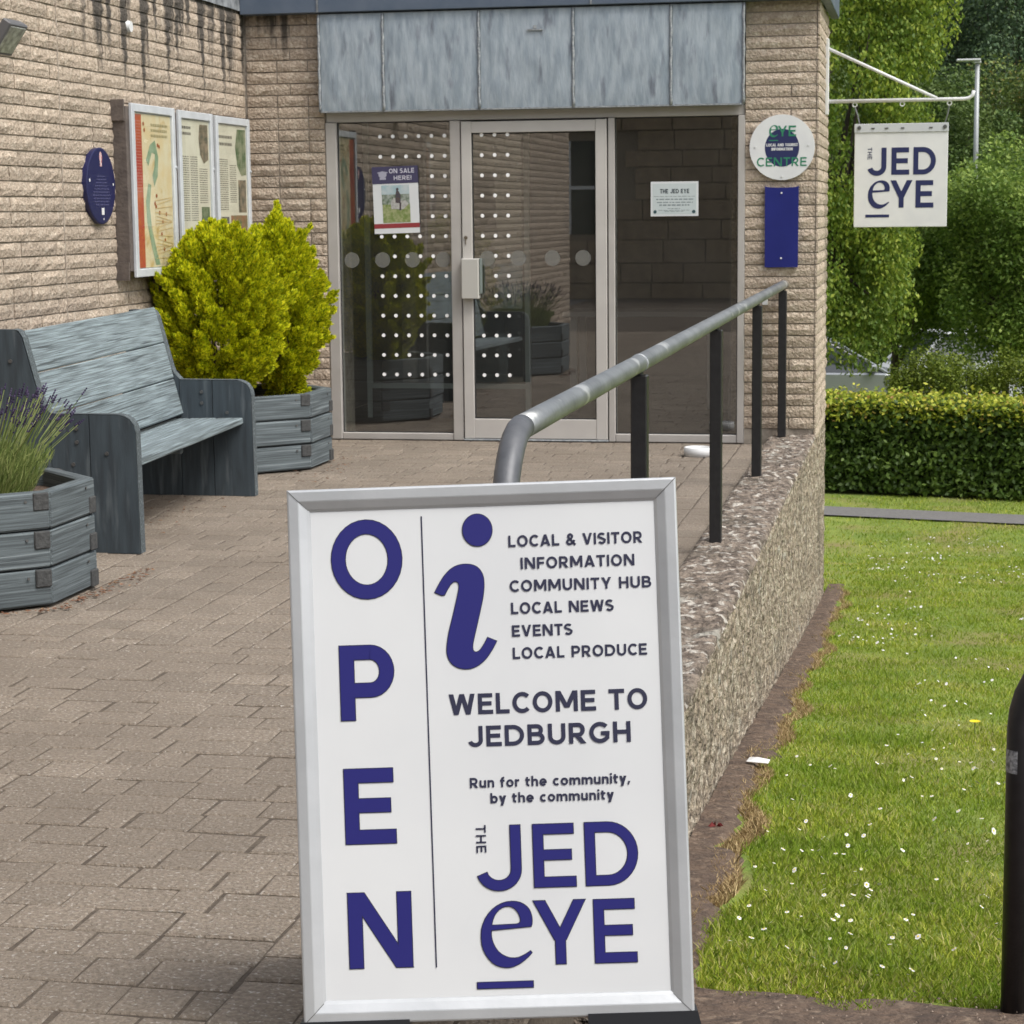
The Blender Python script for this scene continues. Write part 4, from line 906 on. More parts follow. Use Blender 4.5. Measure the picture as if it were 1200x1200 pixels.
def sk(x0, z0, w, t, mat, nm, wdir):
    plank(nm, (x0, YA, z0), (x0-.085, YB, z0+.02), wdir, w, t, mat, bn, .006)
bt = Vector((-.25, 0, 1)).normalized()
for k in range(3):
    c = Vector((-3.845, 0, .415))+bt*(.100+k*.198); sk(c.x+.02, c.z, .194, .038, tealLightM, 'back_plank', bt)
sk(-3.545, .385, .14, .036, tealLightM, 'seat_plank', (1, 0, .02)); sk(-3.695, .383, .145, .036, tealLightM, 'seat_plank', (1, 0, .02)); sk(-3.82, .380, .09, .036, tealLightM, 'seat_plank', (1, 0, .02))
plank('seat_bearer', (-3.60, 9.9, .345), (-3.95, 9.88, .345), (0, 0, 1), .04, .035, tealM, bn); plank('seat_bearer', (-3.50, 9.4, .20), (-3.60, 9.4, .20), (0, 0, 1), .0001, .0001, tealDarkM, bn) if False else None

# ---------------------------------------------------------------- planters
def planter(cx, cy, hx_, hy, cut, label, dz=0):
    t = thing('planter', label, 'planter', (cx, cy, 0), 'timber planters')
    P_ = [(hx_, -hy+cut), (hx_, hy-cut), (hx_-cut, hy), (-hx_+cut, hy), (-hx_, hy-cut), (-hx_, -hy+cut), (-hx_+cut, -hy), (hx_-cut, -hy)]
    P_ = [Vector((cx+x, cy+y, 0)) for x, y in P_]; th = .065
    for lv in range(3):
        z = .012+.072+lv*.149
        for i in range(8):
            a, b = P_[i], P_[(i+1) % 8]; d = (b-a).normalized(); nrm = Vector((d.y, -d.x, 0)); jit = random.uniform(-.004, .004)
            off = -nrm*(th/2+jit)
            vis_ = tealLightM if (lv > 0 and i in (0, 7)) else tealM
            plank('sleeper', a+off+d*.004+Vector((0, 0, z)), b+off-d*.004+Vector((0, 0, z)), (0, 0, 1), .142, th-.004, tealM, t, .007, .0015)
            # half-lap ends of the neighbouring sleeper showing at the corner
            if i in (7, 0, 1, 6):
                zz = z+.036*(1 if i % 2 else -1)
                plank('lap_end', b-d*.070-nrm*(.006)+Vector((0, 0, zz)), b-d*.006-nrm*(.006)+Vector((0, 0, zz)), (0, 0, 1), .068, .024, endGrainM, t, .004)
                MB().tube([b-d*.1+nrm*(.001)+Vector((0, 0, z+.04)), b-d*.1+nrm*.0045+Vector((0, 0, z+.04))], .006, 8).build('bolt', boltM, t)
    V = []; n = 9
    q = [((p.x-cx)*.86+cx, (p.y-cy)*.86+cy) for p in P_]
    MB().add([(x, y, .385) for x, y in q]+[(cx, cy, .40)], [(i, (i+1) % 8, 8) for i in range(8)]).build('compost', soilM, t)
    return t
planter(-3.72, 7.755, .442, .515, .290, 'blue-grey octagonal sleeper planter holding lavender in front of the bench')
planter(-3.962, 12.118, .442, .515, .290, 'blue-grey octagonal sleeper planter holding golden conifers beside the glass entrance')

# ---------------------------------------------------------------- foliage helpers
def quads_from(C, U, Vv, su, sv, shape='diamond'):
    C = np.asarray(C); su = np.asarray(su)[:, None]; sv = np.asarray(sv)[:, None]
    if shape == 'diamond': P4 = np.stack([C-U*su, C-Vv*sv, C+U*su, C+Vv*sv], 1)
    else: P4 = np.stack([C-U*su-Vv*sv, C+U*su-Vv*sv, C+U*su+Vv*sv, C-U*su+Vv*sv], 1)
    n = len(C); return P4.reshape(-1, 3), np.arange(4*n).reshape(n, 4)
def rand_frames(n, upbias=.4):
    N = RNG.normal(size=(n, 3)); N[:, 2] = np.abs(N[:, 2])+upbias; N /= np.linalg.norm(N, axis=1, keepdims=True)
    A = RNG.normal(size=(n, 3)); U = np.cross(N, A); U /= np.linalg.norm(U, axis=1, keepdims=True); return U, np.cross(N, U), N

# golden conifers: flat sprays of scale foliage
goldM = leafmat('golden_foliage', [(0, (.10, .17, .008)), (.28, (.36, .43, .010)), (.62, (.63, .65, .014)), (1, (.86, .80, .03))], .28, .6, .2)
def conifer(c, rx, ry, hgt, zb, taper, n, seed, label, lumps=190):
    t = thing('golden_conifer', label, 'shrub', (c[0], c[1], .4), 'golden conifers')
    r = np.random.default_rng(seed)
    # flame-like branchlets over an egg-shaped body, each a plume of sprays
    nf_ = lumps; cs_ = []
    for i in range(nf_):
        u = (i+.5)/nf_; ph = i*2.39996+r.uniform(-.3, .3); zz = 1-2*u; rr = math.sqrt(max(0, 1-zz*zz)); sc_ = 1-taper*max(0, zz)
        big_ = 1+.10*math.sin(ph*2+zz*3)+.06*r.normal()
        p = np.array([rx*.78*rr*sc_*math.cos(ph)*big_, ry*.78*rr*sc_*math.sin(ph)*big_, hgt*.5*(1+zz*.84)])
        o_ = np.array([rr*math.cos(ph), rr*math.sin(ph), .75+.6*zz]); o_ += r.normal(size=3)*.18; o_ /= np.linalg.norm(o_)
        cs_.append((*p, *o_, *((r.uniform(.13, .21), r.uniform(.045, .07)) if r.random() > .16 else (r.uniform(.24, .34), r.uniform(.028, .040)))))
    A_ = np.array(cs_); idx = r.integers(0, nf_, n); ctr = A_[idx]; t_ = r.random(n)
    d = r.normal(size=(n, 3)); d /= np.linalg.norm(d, axis=1, keepdims=True)
    wid = ctr[:, 7]*np.sqrt(np.maximum(.03, 1-t_**1.6))*(r.random(n)**.45)
    P = ctr[:, :3]+ctr[:, 3:6]*((t_-.35)*ctr[:, 6])[:, None]+d*wid[:, None]
    out = ctr[:, 3:6]*.9+d*.55+np.array([0, 0, .45])+r.normal(size=(n, 3))*.16; out /= np.linalg.norm(out, axis=1, keepdims=True)
    side = np.cross(out, r.normal(size=out.shape)); side /= np.linalg.norm(side, axis=1, keepdims=True); nn = np.cross(out, side)
    # each spray: central blade and four side blades in one plane
    VV = []; s = .033*(.7+.6*r.random(n))
    def blade(base, dirv, ln, wd):
        return np.stack([base, base+dirv*(ln*.45)[:, None]+nn_s(dirv)*(wd)[:, None], base+dirv*ln[:, None], base+dirv*(ln*.45)[:, None]-nn_s(dirv)*(wd)[:, None]], 1)
    def nn_s(dv): x = np.cross(nn, dv); return x/np.linalg.norm(x, axis=1, keepdims=True)
    VV.append(blade(P, out, s, s*.13))
    for k, (a, f) in enumerate(((.55, .62), (-.55, .62), (.5, .45), (-.5, .45))):
        dv = out*math.cos(a)+side*math.sin(a); VV.append(blade(P+out*(s*(.15 if k < 2 else .45))[:, None], dv, s*f, s*.11))
    A = np.stack(VV, 1).reshape(-1, 3)+np.array([c[0], c[1], zb])
    A[:, 0] = np.maximum(A[:, 0], -4.405+0*A[:, 0]); A[:, 1] = np.minimum(A[:, 1], 13.5)
    # weld nothing: each spray's blades are separate leaves
    fast_mesh('foliage', A, np.arange(len(A)).reshape(-1, 4), goldM, t)
    # woody core and stem
    core = MB()
    for i in range(10):
        a = i*.63; core.tube([(c[0], c[1], .38), (c[0]+rx*.22*math.cos(a), c[1]+ry*.22*math.sin(a), zb+hgt*.35), (c[0]+rx*.4*math.cos(a), c[1]+ry*.4*math.sin(a), zb+hgt*.7)], [.018, .012, .005], 6)
    core.build('stem', M('bark_%d' % seed, (.09, .06, .04), (.05, .035, .025), 30), t); MATS.pop('bark_%d' % seed)
    return t
conifer((-4.045, 11.86), .375, .36, 1.04, .385, .22, 48000, 3, 'rounded golden-yellow conifer bush in the far planter beside the bench')
conifer((-3.84, 12.36), .255, .28, 1.10, .37, .70, 40000, 5, 'upright pointed golden-green conifer bush next to the entrance glass')

# lavender
lv = thing('lavender', 'lavender bush with dark purple spikes in the near planter', 'plant', (-3.7, 7.75, .4))
stem = MB(); spike = MB(); r = random.Random(4); nst = 330
SP = []; ST = []
for i in range(nst):
    a = r.uniform(0, 2*PI); rr = r.uniform(0, 1)**.6; bx, by = -3.72+.22*rr*math.cos(a), 7.75+.25*rr*math.sin(a)
    ln = r.uniform(.30, .47)*(1-.15*rr); lean = .30*rr+r.uniform(-.05, .10); tx, ty = bx+lean*math.cos(a)*.62, by+lean*math.sin(a)*.62
    tz = .39+ln; p0 = Vector((bx, by, .38)); p2 = Vector((tx, ty, tz)); p1 = p0.lerp(p2, .5)+Vector((0, 0, .05))
    stem.tube([p0, p1, p2], [.0022, .0018, .0014], 3, False)
    d = (p2-p1).normalized(); hl = r.uniform(.022, .045)
    for k in range(4): spike.tube([p2+d*(hl*k/4), p2+d*(hl*(k+.45)/4), p2+d*(hl*(k+.9)/4)], [.002, .0055-.0007*k, .002], 5)
    if r.random() < .4: spike.tube([p2-d*.035, p2-d*.031, p2-d*.026], [.001, .004, .001], 5)
lavG = leafmat('lavender_leaf', [(0, (.10, .15, .04)), (.5, (.20, .26, .07)), (1, (.33, .36, .14))], .25); lavP = leafmat('lavender_flower', [(0, (.02, .014, .04)), (.6, (.04, .026, .075)), (1, (.09, .065, .14))], .1)
stem.build('stems', lavG, lv); spike.build('flower_spikes', lavP, lv)
n = 9000; a = RNG.random(n)*2*PI; rr = RNG.random(n)**.5; z = RNG.random(n)
C_ = np.stack([-3.72+(.24+.10*z)*rr*np.cos(a), 7.75+(.26+.10*z)*rr*np.sin(a), .40+.24*z*(1-.35*rr)], 1)
Dv = np.stack([np.cos(a)*.5*rr, np.sin(a)*.5*rr, .9+0*a], 1)+RNG.normal(size=(n, 3))*.25; Dv /= np.linalg.norm(Dv, axis=1, keepdims=True)
Sd = np.cross(Dv, RNG.normal(size=(n, 3))); Sd /= np.linalg.norm(Sd, axis=1, keepdims=True)
V, Q = quads_from(C_, Dv, Sd, .022+.016*RNG.random(n), .0017+0*a); fast_mesh('foliage', V, Q, lavG, lv)

# ---------------------------------------------------------------- A-board
bo = Vector((-.7034, 3.4354, .1078)); bu = Vector((.98367, .17799, .02685)); bn_ = Vector((-.1717, .97256, -.15701)); bv = Vector((-.05406, .14983, .98723))
nf = -bn_      # towards the viewer
ab = thing('sandwich_board', 'silver framed A-board with blue OPEN lettering and large letter i in the foreground', 'sign', (-.70, 3.6, 0))
def bp3(x, y, d=0): return bo+bu*x+bv*y+nf*d
Wb, Hb = .68, .932
def rings(name, prof, mat, par):
    V = []; Fc = []
    for off, dep in prof:
        for sx, sy in ((-1, 0), (1, 0), (1, 1), (-1, 1)):
            V.append(bp3(sx*(Wb/2-off), off if sy == 0 else Hb-off, dep))
    for k in range(len(prof)-1):
        for i in range(4): a, b = k*4+i, k*4+(i+1) % 4; Fc.append((a, b, b+4, a+4))
    return fix_normals(mesh_obj(name, V, Fc, mat, par))
rings('snap_frame', [(0.0, -.022), (0, .004), (.0015, .0065), (.004, .0075), (.019, .0075), (.021, .0070), (.034, .0005), (.0385, -.003), (.0395, -.0045)], silverM, ab)
V = [bp3(-.303, .036, -.004), bp3(.303, .036, -.004), bp3(.303, .896, -.004), bp3(-.303, .896, -.004)]
for sx in (-1, 1):
    for yb, sg in ((0, 1), (Hb, -1)):
        a_, b_ = (sx*(Wb/2-.0005), yb+sg*.0005), (sx*(Wb/2-.036), yb+sg*.036)
        MB().add([bp3(a_[0]-sx*.0009, a_[1], .0082), bp3(a_[0], a_[1]+sg*.0009, .0082), bp3(sx*(Wb/2-.0195), yb+sg*.0204, .0082), bp3(sx*(Wb/2-.0204), yb+sg*.0195, .0082), bp3(b_[0], b_[1]+sg*.0006, .0015), bp3(b_[0]-sx*.0006, b_[1], .0015)], [(0, 1, 2, 3), (3, 2, 4, 5)]).build('mitre_joint', M('mitre_%d%d' % (sx, sg), (.12, .12, .12)), ab)
# gently rippled poster sheet
V = []; Fc = []; nx, ny = 30, 40
for j in range(ny+1):
    for i in range(nx+1):
        u, v = i/nx, j/ny; V.append(bp3(-.302+.604*u, .037+.857*v, -.0045+.0006*mn.noise(Vector((u*3, v*4, 0)))))
for j in range(ny):
    for i in range(nx): k = j*(nx+1)+i; Fc.append((k, k+1, k+nx+2, k+nx+1))
mesh_obj('poster', V, Fc, paperM, ab, True)
MB().add([bp3(x, y, d) for d in (-.007, -.018) for x, y in ((-.325, .02), (.325, .02), (.325, .91), (-.325, .91))], [(0, 1, 2, 3), (7, 6, 5, 4), (0, 4, 5, 1), (1, 5, 6, 2), (2, 6, 7, 3), (3, 7, 4, 0)]).build('back_plate', silverM, ab)
MB().add([bp3(x, y, d) for d in (-.003, -.0032) for x, y in ((-.302, .037), (.302, .037), (.302, .894), (-.302, .894))], [(0, 1, 2, 3)]).build('cover_sheet', thinM, ab) if False else None
def PB(d): return Print(bp3(0, 0, -.0035+d), bu, bv, nf)
IB = [(-0.0874, 0.7449), (-0.081, 0.7569), (-0.0713, 0.7722), (-0.0592, 0.7849), (-0.0458, 0.7918), (-0.0314, 0.7934), (-0.0185, 0.7914), (-0.0082, 0.7852), (-0.0016, 0.7738), (0.0005, 0.7594), (-0.002, 0.736), (-0.0097, 0.705), (-0.0186, 0.6714), (-0.0237, 0.652), (-0.0236, 0.6415), (-0.0185, 0.6382), (-0.0118, 0.6411), (-0.0036, 0.6526), (0.0025, 0.6639), (0.0187, 0.6568), (0.0104, 0.6417), (-0.0006, 0.6265), (-0.014, 0.6152), (-0.0273, 0.6097), (-0.0404, 0.609), (-0.0545, 0.6132), (-0.0647, 0.6221), (-0.0699, 0.6365), (-0.0695, 0.6496), (-0.0656, 0.673), (-0.0566, 0.7039), (-0.0492, 0.7324), (-0.044, 0.7531), (-0.0456, 0.761), (-0.0508, 0.7632), (-0.0574, 0.76), (-0.0643, 0.7498), (-0.0712, 0.7371)]
IBs = smooth_poly(smooth_poly(IB, (0, 18, 19, 37)), (0, 35, 36, 73))
def big(pr, grow):
    pr.split = True
    pr.glyph('O', -.2671, .7385, -.1415, .1365, .183, grow); pr.glyph('P', -.2585, .5259, -.1625, .1314, .195, grow)
    pr.glyph('E', -.2577, .3100, -.1680, .1320, .19, grow); pr.glyph('N', -.2576, .0937, -.1464, .1322, .19, grow)
    pr.cut()
    pr.disc(-.0090, .8515, .0262+grow, ry=.0284+grow, n=48)
    pr.cut()
    pr.poly(inflate(IBs, grow) if grow else IBs)
    eye_logo(pr, lambda x, y: (x, y), 1, grow)
g0 = .0007
p_ = PB(.0); big(p_, g0); p_.build('letter_edge', darkInk, ab)
p_ = PB(.0005); big(p_, -g0); p_.build('letter', blueInk, ab)
p_ = PB(.0); p_.rect(-.1074, .0917, -.1050, .879); p_.build('divider_line', darkInk, ab)
p_ = PB(.0); p_.words = True
CAP = .0201
for t_, x0, x1, y in (('LOCAL & VISITOR', .0445, .2788, .8198), ('INFORMATION', .0645, .2638, .7807), ('COMMUNITY HUB', .0440, .2918, .7415), ('LOCAL NEWS', .0452, .2245, .7026), ('EVENTS', .0455, .1512, .6631), ('LOCAL PRODUCE', .0455, .2801, .6241)): p_.text(t_, x0, x1, y, CAP, .20, .125)
p_.text('WELCOME TO', -.0690, .2777, .5300, .0362, .20, .12); p_.text('JEDBURGH', -.0385, .2470, .4734, .0362, .20, .12)
p_.text('Run for the community,', -.0373, .2431, .4018, .0176, .205, .09); p_.text('by the community', -.0024, .2135, .3742, .0176, .205, .09)
vert_text(p_, -.0296, -.0120, .3368, .2885); p_.build('small_lettering', darkInk, ab)
# corner feet, hinge bar and the rear leaf of the A-board
for s in (-1, 1):
    V = []; a, b = (s*.345, s*.155)
    V = [bp3(x, y, d) for d in (.010, -.045) for x, y in ((a, .006), (b, .006), (b, -.010), (s*.20, -.040), (a-s*.01, -.060), (a+s*.006, -.02))]
    Fc = [(0, 1, 2, 3, 4, 5), (6, 7, 8, 9, 10, 11)]+[(i, (i+1) % 6, (i+1) % 6+6, i+6) for i in range(6)]
    fix_normals(mesh_obj('corner_foot', V, Fc, blackRM, ab))
top = bp3(0, Hb-.02, -.03); hd = Vector((bu.x, bu.y, 0)).normalized(); bk = Vector((-hd.y, hd.x, 0)); dn = (bk*.42-Vector((0, 0, .95))).normalized()
Lr = (top.z-.01)/abs(dn.z)
for s in (-1, 1): MB().tube([top+hd*(s*.31), top+hd*(s*.31)+dn*Lr], .014, 8).build('rear_leg', silverM, ab)
V = [top+hd*(sx*.30)+dn*dd+Vector((0, 0, 0)) for dd in (.03, Lr-.08) for sx in (-1, 1)]; V += [v+bk*.01 for v in V]
fix_normals(mesh_obj('rear_panel', V, [(0, 1, 3, 2), (4, 5, 7, 6), (0, 1, 5, 4), (2, 3, 7, 6), (0, 2, 6, 4), (1, 3, 7, 5)], whiteM, ab))
MB().tube([top-hd*.32, top+hd*.32], .012, 8).build('hinge_bar', silverM, ab)

# ---------------------------------------------------------------- small things
bw = MB()
prof_ = [(.062, 0), (.088, .0), (.086, .052), (.080, .055), (.074, .050), (.066, .012), (.0, .010)]; V = []; Fc = []
for r_, z in prof_:
    for k in range(28): V.append((-1.345+r_*math.cos(2*PI*k/28), 12.86+r_*math.sin(2*PI*k/28), z+.002))
for j in range(len(prof_)-1):
    for k in range(28): a, b = j*28+k, j*28+(k+1) % 28; Fc.append((a, b, b+28, a+28))
tag(fix_normals(mesh_obj('water_bowl', V, Fc, whiteM, None, True)), 'white dog water bowl on the paving beside the right-hand glass', 'bowl')
ch = thing('cycle_hoop', 'black hoop stand with grey sticker at the right edge of the lawn', 'cycle stand', (.56, 4.5, -.24))
hp_ = [(.218, 4.5, -.30), (.218, 4.5, .40)]+[(.218+.21*(1-math.cos(a)), 4.5, .40+.21*math.sin(a)) for a in np.linspace(0, PI/2, 10)[1:]]+[(.76, 4.5, .61)]+[(.76+.21*math.sin(a), 4.5, .40+.21*math.cos(a)) for a in np.linspace(0, PI/2, 10)[1:]]+[(.97, 4.5, -.30)]
MB().tube(hp_, .0275, 20).build('hoop', blackM, ch, True)
V = []; Fc = []
for z in (.305, .355):
    for k in range(9): a = PI*.98+(k/8)*PI*.46; V.append((.218+.0284*math.cos(a), 4.5+.0282*math.sin(a), z))
for k in range(8): Fc.append((k, k+1, k+10, k+9))
mesh_obj('sticker', V, Fc, M('sticker_grey', (.35, .36, .37), (.08, .08, .09), 120, rough=.4), ch, True)
lt = MB(); lt.add([(-.60, 7.43, gz(7.43)+.035), (-.52, 7.42, gz(7.42)+.032), (-.515, 7.46, gz(7.46)+.04), (-.59, 7.47, gz(7.47)+.045), (-.56, 7.445, gz(7.44)+.05)], [(0, 1, 4), (1, 2, 4), (2, 3, 4), (3, 0, 4)])
tag(lt.build('paper_scrap', whiteM), 'white scrap of paper on soil at the foot of the wall', 'litter')
rl = MB(); 
for k in range(7):
    a = k*.9; rl.add([(-.60, 6.3, gz(6.3)+.02), (-.60+.014*math.cos(a), 6.3+.014*math.sin(a), gz(6.3)+.035), (-.60+.026*math.cos(a+.3), 6.3+.026*math.sin(a+.3), gz(6.3)+.02)], [(0, 1, 2)])
tag(rl.build('red_leaf_sprig', M('red_leaf', (.16, .02, .02))), 'small dark red sprig on the soil by the wall foot', 'leaves')
dn_ = thing('dandelion', 'single yellow dandelion flower in the lawn', 'flower', (.235, 8.56, gz(8.56)))
MB().tube([(.235, 8.56, gz(8.56)), (.235, 8.56, gz(8.56)+.05)], .003, 5).build('stem', lavG, dn_)
mbd = MB()
for k in range(16):
    a = k*2*PI/16; mbd.add([(.235, 8.56, gz(8.56)+.05), (.235+.022*math.cos(a), 8.56+.022*math.sin(a), gz(8.56)+.056), (.235+.022*math.cos(a+.4), 8.56+.022*math.sin(a+.4), gz(8.56)+.056)], [(0, 1, 2)])
mbd.build('petals', M('dandelion_yellow', (.75, .55, .01)), dn_)
# fallen leaves by planters
dl = MB(); r = random.Random(9)
for i in range(260):
    k = r.random()
    if k < .55: x, y = -3.25+r.uniform(-.03, .10), 7.2+r.random()*1.2; x = -3.25+abs(r.gauss(0, .05)) if y > 7.5 else -3.27-(7.5-y)+r.uniform(0, .1)
    elif k < .8: x, y = r.uniform(-3.6, -3.3), 11.3+r.random()*1.3
    else: x, y = r.uniform(-4.1, -3.5), r.uniform(8.95, 10.6)
    s_ = r.uniform(.006, .016); a = r.uniform(0, 6.3); z = .006+r.uniform(0, .006)
    dl.add([(x-s_*math.cos(a), y-s_*math.sin(a), z), (x+s_*.5*math.sin(a), y-s_*.5*math.cos(a), z+.004), (x+s_*math.cos(a), y+s_*math.sin(a), z), (x-s_*.5*math.sin(a), y+s_*.5*math.cos(a), z+.003)], [(0, 1, 2, 3)])
tag(dl.build('fallen_leaves', leafmat('dead_leaf', [(0, (.10, .05, .03)), (.5, (.2, .09, .05)), (1, (.28, .17, .09))], 0)), kind='stuff')

# ---------------------------------------------------------------- grass
def scatter_grass(n, y0, y1, xr, seed, hmin, hmax, wd, mat, name, edge_fn=None, power=2.0):
    r = np.random.default_rng(seed); t = r.random(n)
    y = 1/((1/y0)*(1-t)+(1/y1)*t) if power == 2 else y0+(y1-y0)*t
    x = xr[0]+(xr[1]-xr[0])*r.random(n)
    if edge_fn is not None:
        keep = edge_fn(x, y); x, y = x[keep], y[keep]
    n = len(x); zz = np.interp(y, [3.4, 4.5, 6.3, 7.66, 12.2, 15.66, 20, 60], [-.13, -.24, -.407, -.531, -1.005, -1.31, -1.75, -1.9])
    a = r.random(n)*2*PI; offp = np.abs(y-(22.63-.21*x+.0025*x*x)) > .33; y = np.where(offp, y, 15.2+6.5*r.random(n)); zz = np.interp(y, [3.4, 4.5, 6.3, 7.66, 12.2, 15.66, 20, 24, 36], [-.13, -.24, -.407, -.531, -1.005, -1.31, -1.75, -1.76, -2.25])
    h = hmin+(hmax-hmin)*r.random(n)**1.5; patch = np.array([mn.noise(Vector((float(u)*1.6, float(v)*1.1, 2))) for u, v in zip(x[::8], y[::8])]).repeat(8)[:n]
    if len(patch) < n: patch = np.pad(patch, (0, n-len(patch)))
    h = h*(1+.35*patch); w = wd*(.7+.6*r.random(n)); lean = h*(.2+.8*r.random(n)); la = r.random(n)*2*PI
    B_ = np.stack([x, y, zz-.004], 1); sx = np.stack([np.cos(a)*w, np.sin(a)*w, 0*a], 1)
    T = B_+np.stack([np.cos(la)*lean, np.sin(la)*lean, h], 1); Mid = B_+np.stack([np.cos(la)*lean*.35, np.sin(la)*lean*.35, h*.6], 1)
    V = np.stack([B_-sx, B_+sx, Mid+sx*.7, T, Mid-sx*.7], 1).reshape(-1, 3); Fq = np.arange(5*n).reshape(n, 5)
    return tag(fast_mesh(name, V, Fq, mat), kind='stuff')
grassM = leafmat('grass_blades', [(0, (.14, .22, .02)), (.3, (.26, .34, .035)), (.68, (.40, .45, .055)), (.86, (.50, .50, .13)), (1, (.56, .49, .25))], .3, .7, .15, patch=(2.2, (.15, .26, .022)))
strawM = leafmat('straw', [(0, (.22, .14, .07)), (.5, (.40, .29, .14)), (1, (.55, .43, .23))], .1)
def edge(x, y):
    e1 = -.52+.04*np.sin(y*2.3)+.03*np.sin(y*7.1)+np.where(y < 6, .05, 0)
    e2 = 4.50+.05*np.sin(x*9)+.04*np.sin(x*23+1)
    return (x > e1) & (y > e2)
scatter_grass(270000, 4.4, 24.4, (-.6, 1.75), 11, .010, .030, .0021, grassM, 'grass', edge)
scatter_grass(60000, 4.4, 24.2, (1.75, 4.5), 13, .012, .032, .004, grassM, 'grass', edge)
scatter_grass(26000, 12, 24.2, (-1.9, 2.2), 14, .012, .04, .005, grassM, 'grass', lambda x, y: (x > -.5) | (y > 15.05), power=1)
def edge_s(x, y):
    e1 = -.555+.03*np.sin(y*2.3)+.03*np.sin(y*7.1); return (np.abs(x-e1-.02) < .035)
scatter_grass(60000, 4.6, 15.8, (-.66, -.44), 15, .012, .035, .002, strawM, 'dry_grass', edge_s)
scatter_grass(9000, 3.7, 4.75, (-.5, .9), 16, .004, .018, .0016, strawM, 'dry_grass', lambda x, y: (np.sin(x*31+y*17)+np.sin(x*13-y*29) > .3) | (y > 4.45))
# daisies
r = np.random.default_rng(21); dm = MB(); dy_ = MB(); n = 0
while n < 1150:
    t = r.random(); y = 1/((1/4.6)*(1-t)+(1/21)*t) if r.random() < .55 else r.uniform(11, 21); x = r.uniform(-.45, 1.9)
    if mn.noise(Vector((x*1.3, y*.5, 4)))+.25*r.random() < (.02 if y > 10 else .08): continue
    n += 1; z = gz(y)+.034+.01*r.random(); s_ = r.uniform(.0045, .0085)*(1.25 if y > 11 else 1); tx, ty = r.normal()*.35, r.normal()*.35
    k = 8; dm.add([(x+s_*math.cos(q_)*(1 if i % 2 else .72), y+s_*math.sin(q_)*(1 if i % 2 else .72), z+s_*(tx*math.cos(q_)+ty*math.sin(q_))) for i, q_ in enumerate(np.linspace(0, 2*PI, 13)[:-1])], [tuple(range(12))])
    if y < 8: dy_.add([(x+s_*.32*math.cos(q_), y+s_*.32*math.sin(q_), z+.0015+s_*.32*(tx*math.cos(q_)+ty*math.sin(q_))) for q_ in np.linspace(0, 2*PI, 7)[:-1]], [tuple(range(6))])
tag(dm.build('daisies', M('daisy_white', (.62, .62, .60))), kind='stuff'); tag(dy_.build('daisy_centres', MATS['dandelion_yellow']), kind='stuff')
# pebbles and crumbs on soil
pb = MB(); r = random.Random(33)
for i in range(900):
    if i % 2: x, y = r.uniform(-.5, .9), r.uniform(3.7, 4.6)
    else: y = r.uniform(4.6, 12); x = r.uniform(-.66, -.53)
    s_ = r.uniform(.0015, .0045); z = gz(y)+.018; pb.add([(x-s_, y, z), (x, y-s_, z), (x+s_, y, z), (x, y+s_, z), (x, y, z+s_)], [(0, 1, 4), (1, 2, 4), (2, 3, 4), (3, 0, 4)])
tag(pb.build('soil_crumbs', M('crumbs', (.13, .095, .07), (.24, .19, .15), 40)), kind='stuff')

# ---------------------------------------------------------------- hedge, trees, background
hedgeM = leafmat('hedge_leaf', [(0, (.05, .10, .02)), (.5, (.11, .18, .035)), (1, (.22, .32, .07))], .3, .5, .4, patch=(2.5, (.06, .11, .02)))
tipM = leafmat('hedge_new_growth', [(0, (.16, .24, .03)), (.45, (.36, .42, .04)), (.88, (.55, .54, .08)), (1, (.5, .30, .11))], .3)
barkM = M('bark', (.07, .055, .042), (.04, .032, .025), 20, .95, .6, 40)
hg = thing('hedge', 'clipped green hedge with yellowish new growth on top beyond the path', 'hedge', (4, 24.6, -1.75))
n = 60000; hx0, hx1 = -1.6, 7.5; hz0 = -1.73
x = hx0+(hx1-hx0)*RNG.random(n)
u = RNG.random(n); z = np.where(u < .72, hz0+1.02*RNG.random(n), -.73+RNG.normal(size=n)*.02)
yb = 24.25-.28*(x-0); yy = np.where(u < .72, yb+.04*RNG.normal(size=n)+.10*np.abs(RNG.normal(size=n)), yb+RNG.random(n)*.9)
bumpy = np.array([mn.noise(Vector((float(a)*3, float(b)*4, 0))) for a, b in zip(x, z)]); yy = yy+bumpy*.07; z = z+np.where(u >= .72, bumpy*.04, 0)
U, Vv, N_ = rand_frames(n, .1); s_ = .026+.018*RNG.random(n); V, Q = quads_from(np.stack([x, yy, z], 1), U, Vv, s_, s_*.62); fast_mesh('foliage', V, Q, hedgeM, hg)
n = 14000; x = hx0+(hx1-hx0)*RNG.random(n); yb = 24.25-.28*x; fr_ = RNG.random(n); yy = np.where(fr_ < .35, yb-.02+.05*RNG.normal(size=n), yb+RNG.random(n)*.9); z = -.71+.05*RNG.normal(size=n)-np.where(fr_ < .35, np.abs(RNG.normal(size=n))*.09, 0)+.05*RNG.random(n)**4
U, Vv, N_ = rand_frames(n, .3); s_ = .022+.016*RNG.random(n); V, Q = quads_from(np.stack([x, yy, z], 1), U, Vv, s_, s_*.6); fast_mesh('new_growth', V, Q, tipM, hg)
core = MB()
V = []
for xx in (hx0+.1, hx1-.1): yb = 24.25-.28*xx; V += [(xx, yb+.14, hz0), (xx, yb+.85, hz0), (xx, yb+.85, -.81), (xx, yb+.14, -.81)]
core.add(V, [(0, 1, 2, 3), (4, 7, 6, 5), (0, 4, 5, 1), (1, 5, 6, 2), (2, 6, 7, 3), (3, 7, 4, 0)]); core.build('twiggy_core', M('twigs', (.022, .028, .014)), hg)
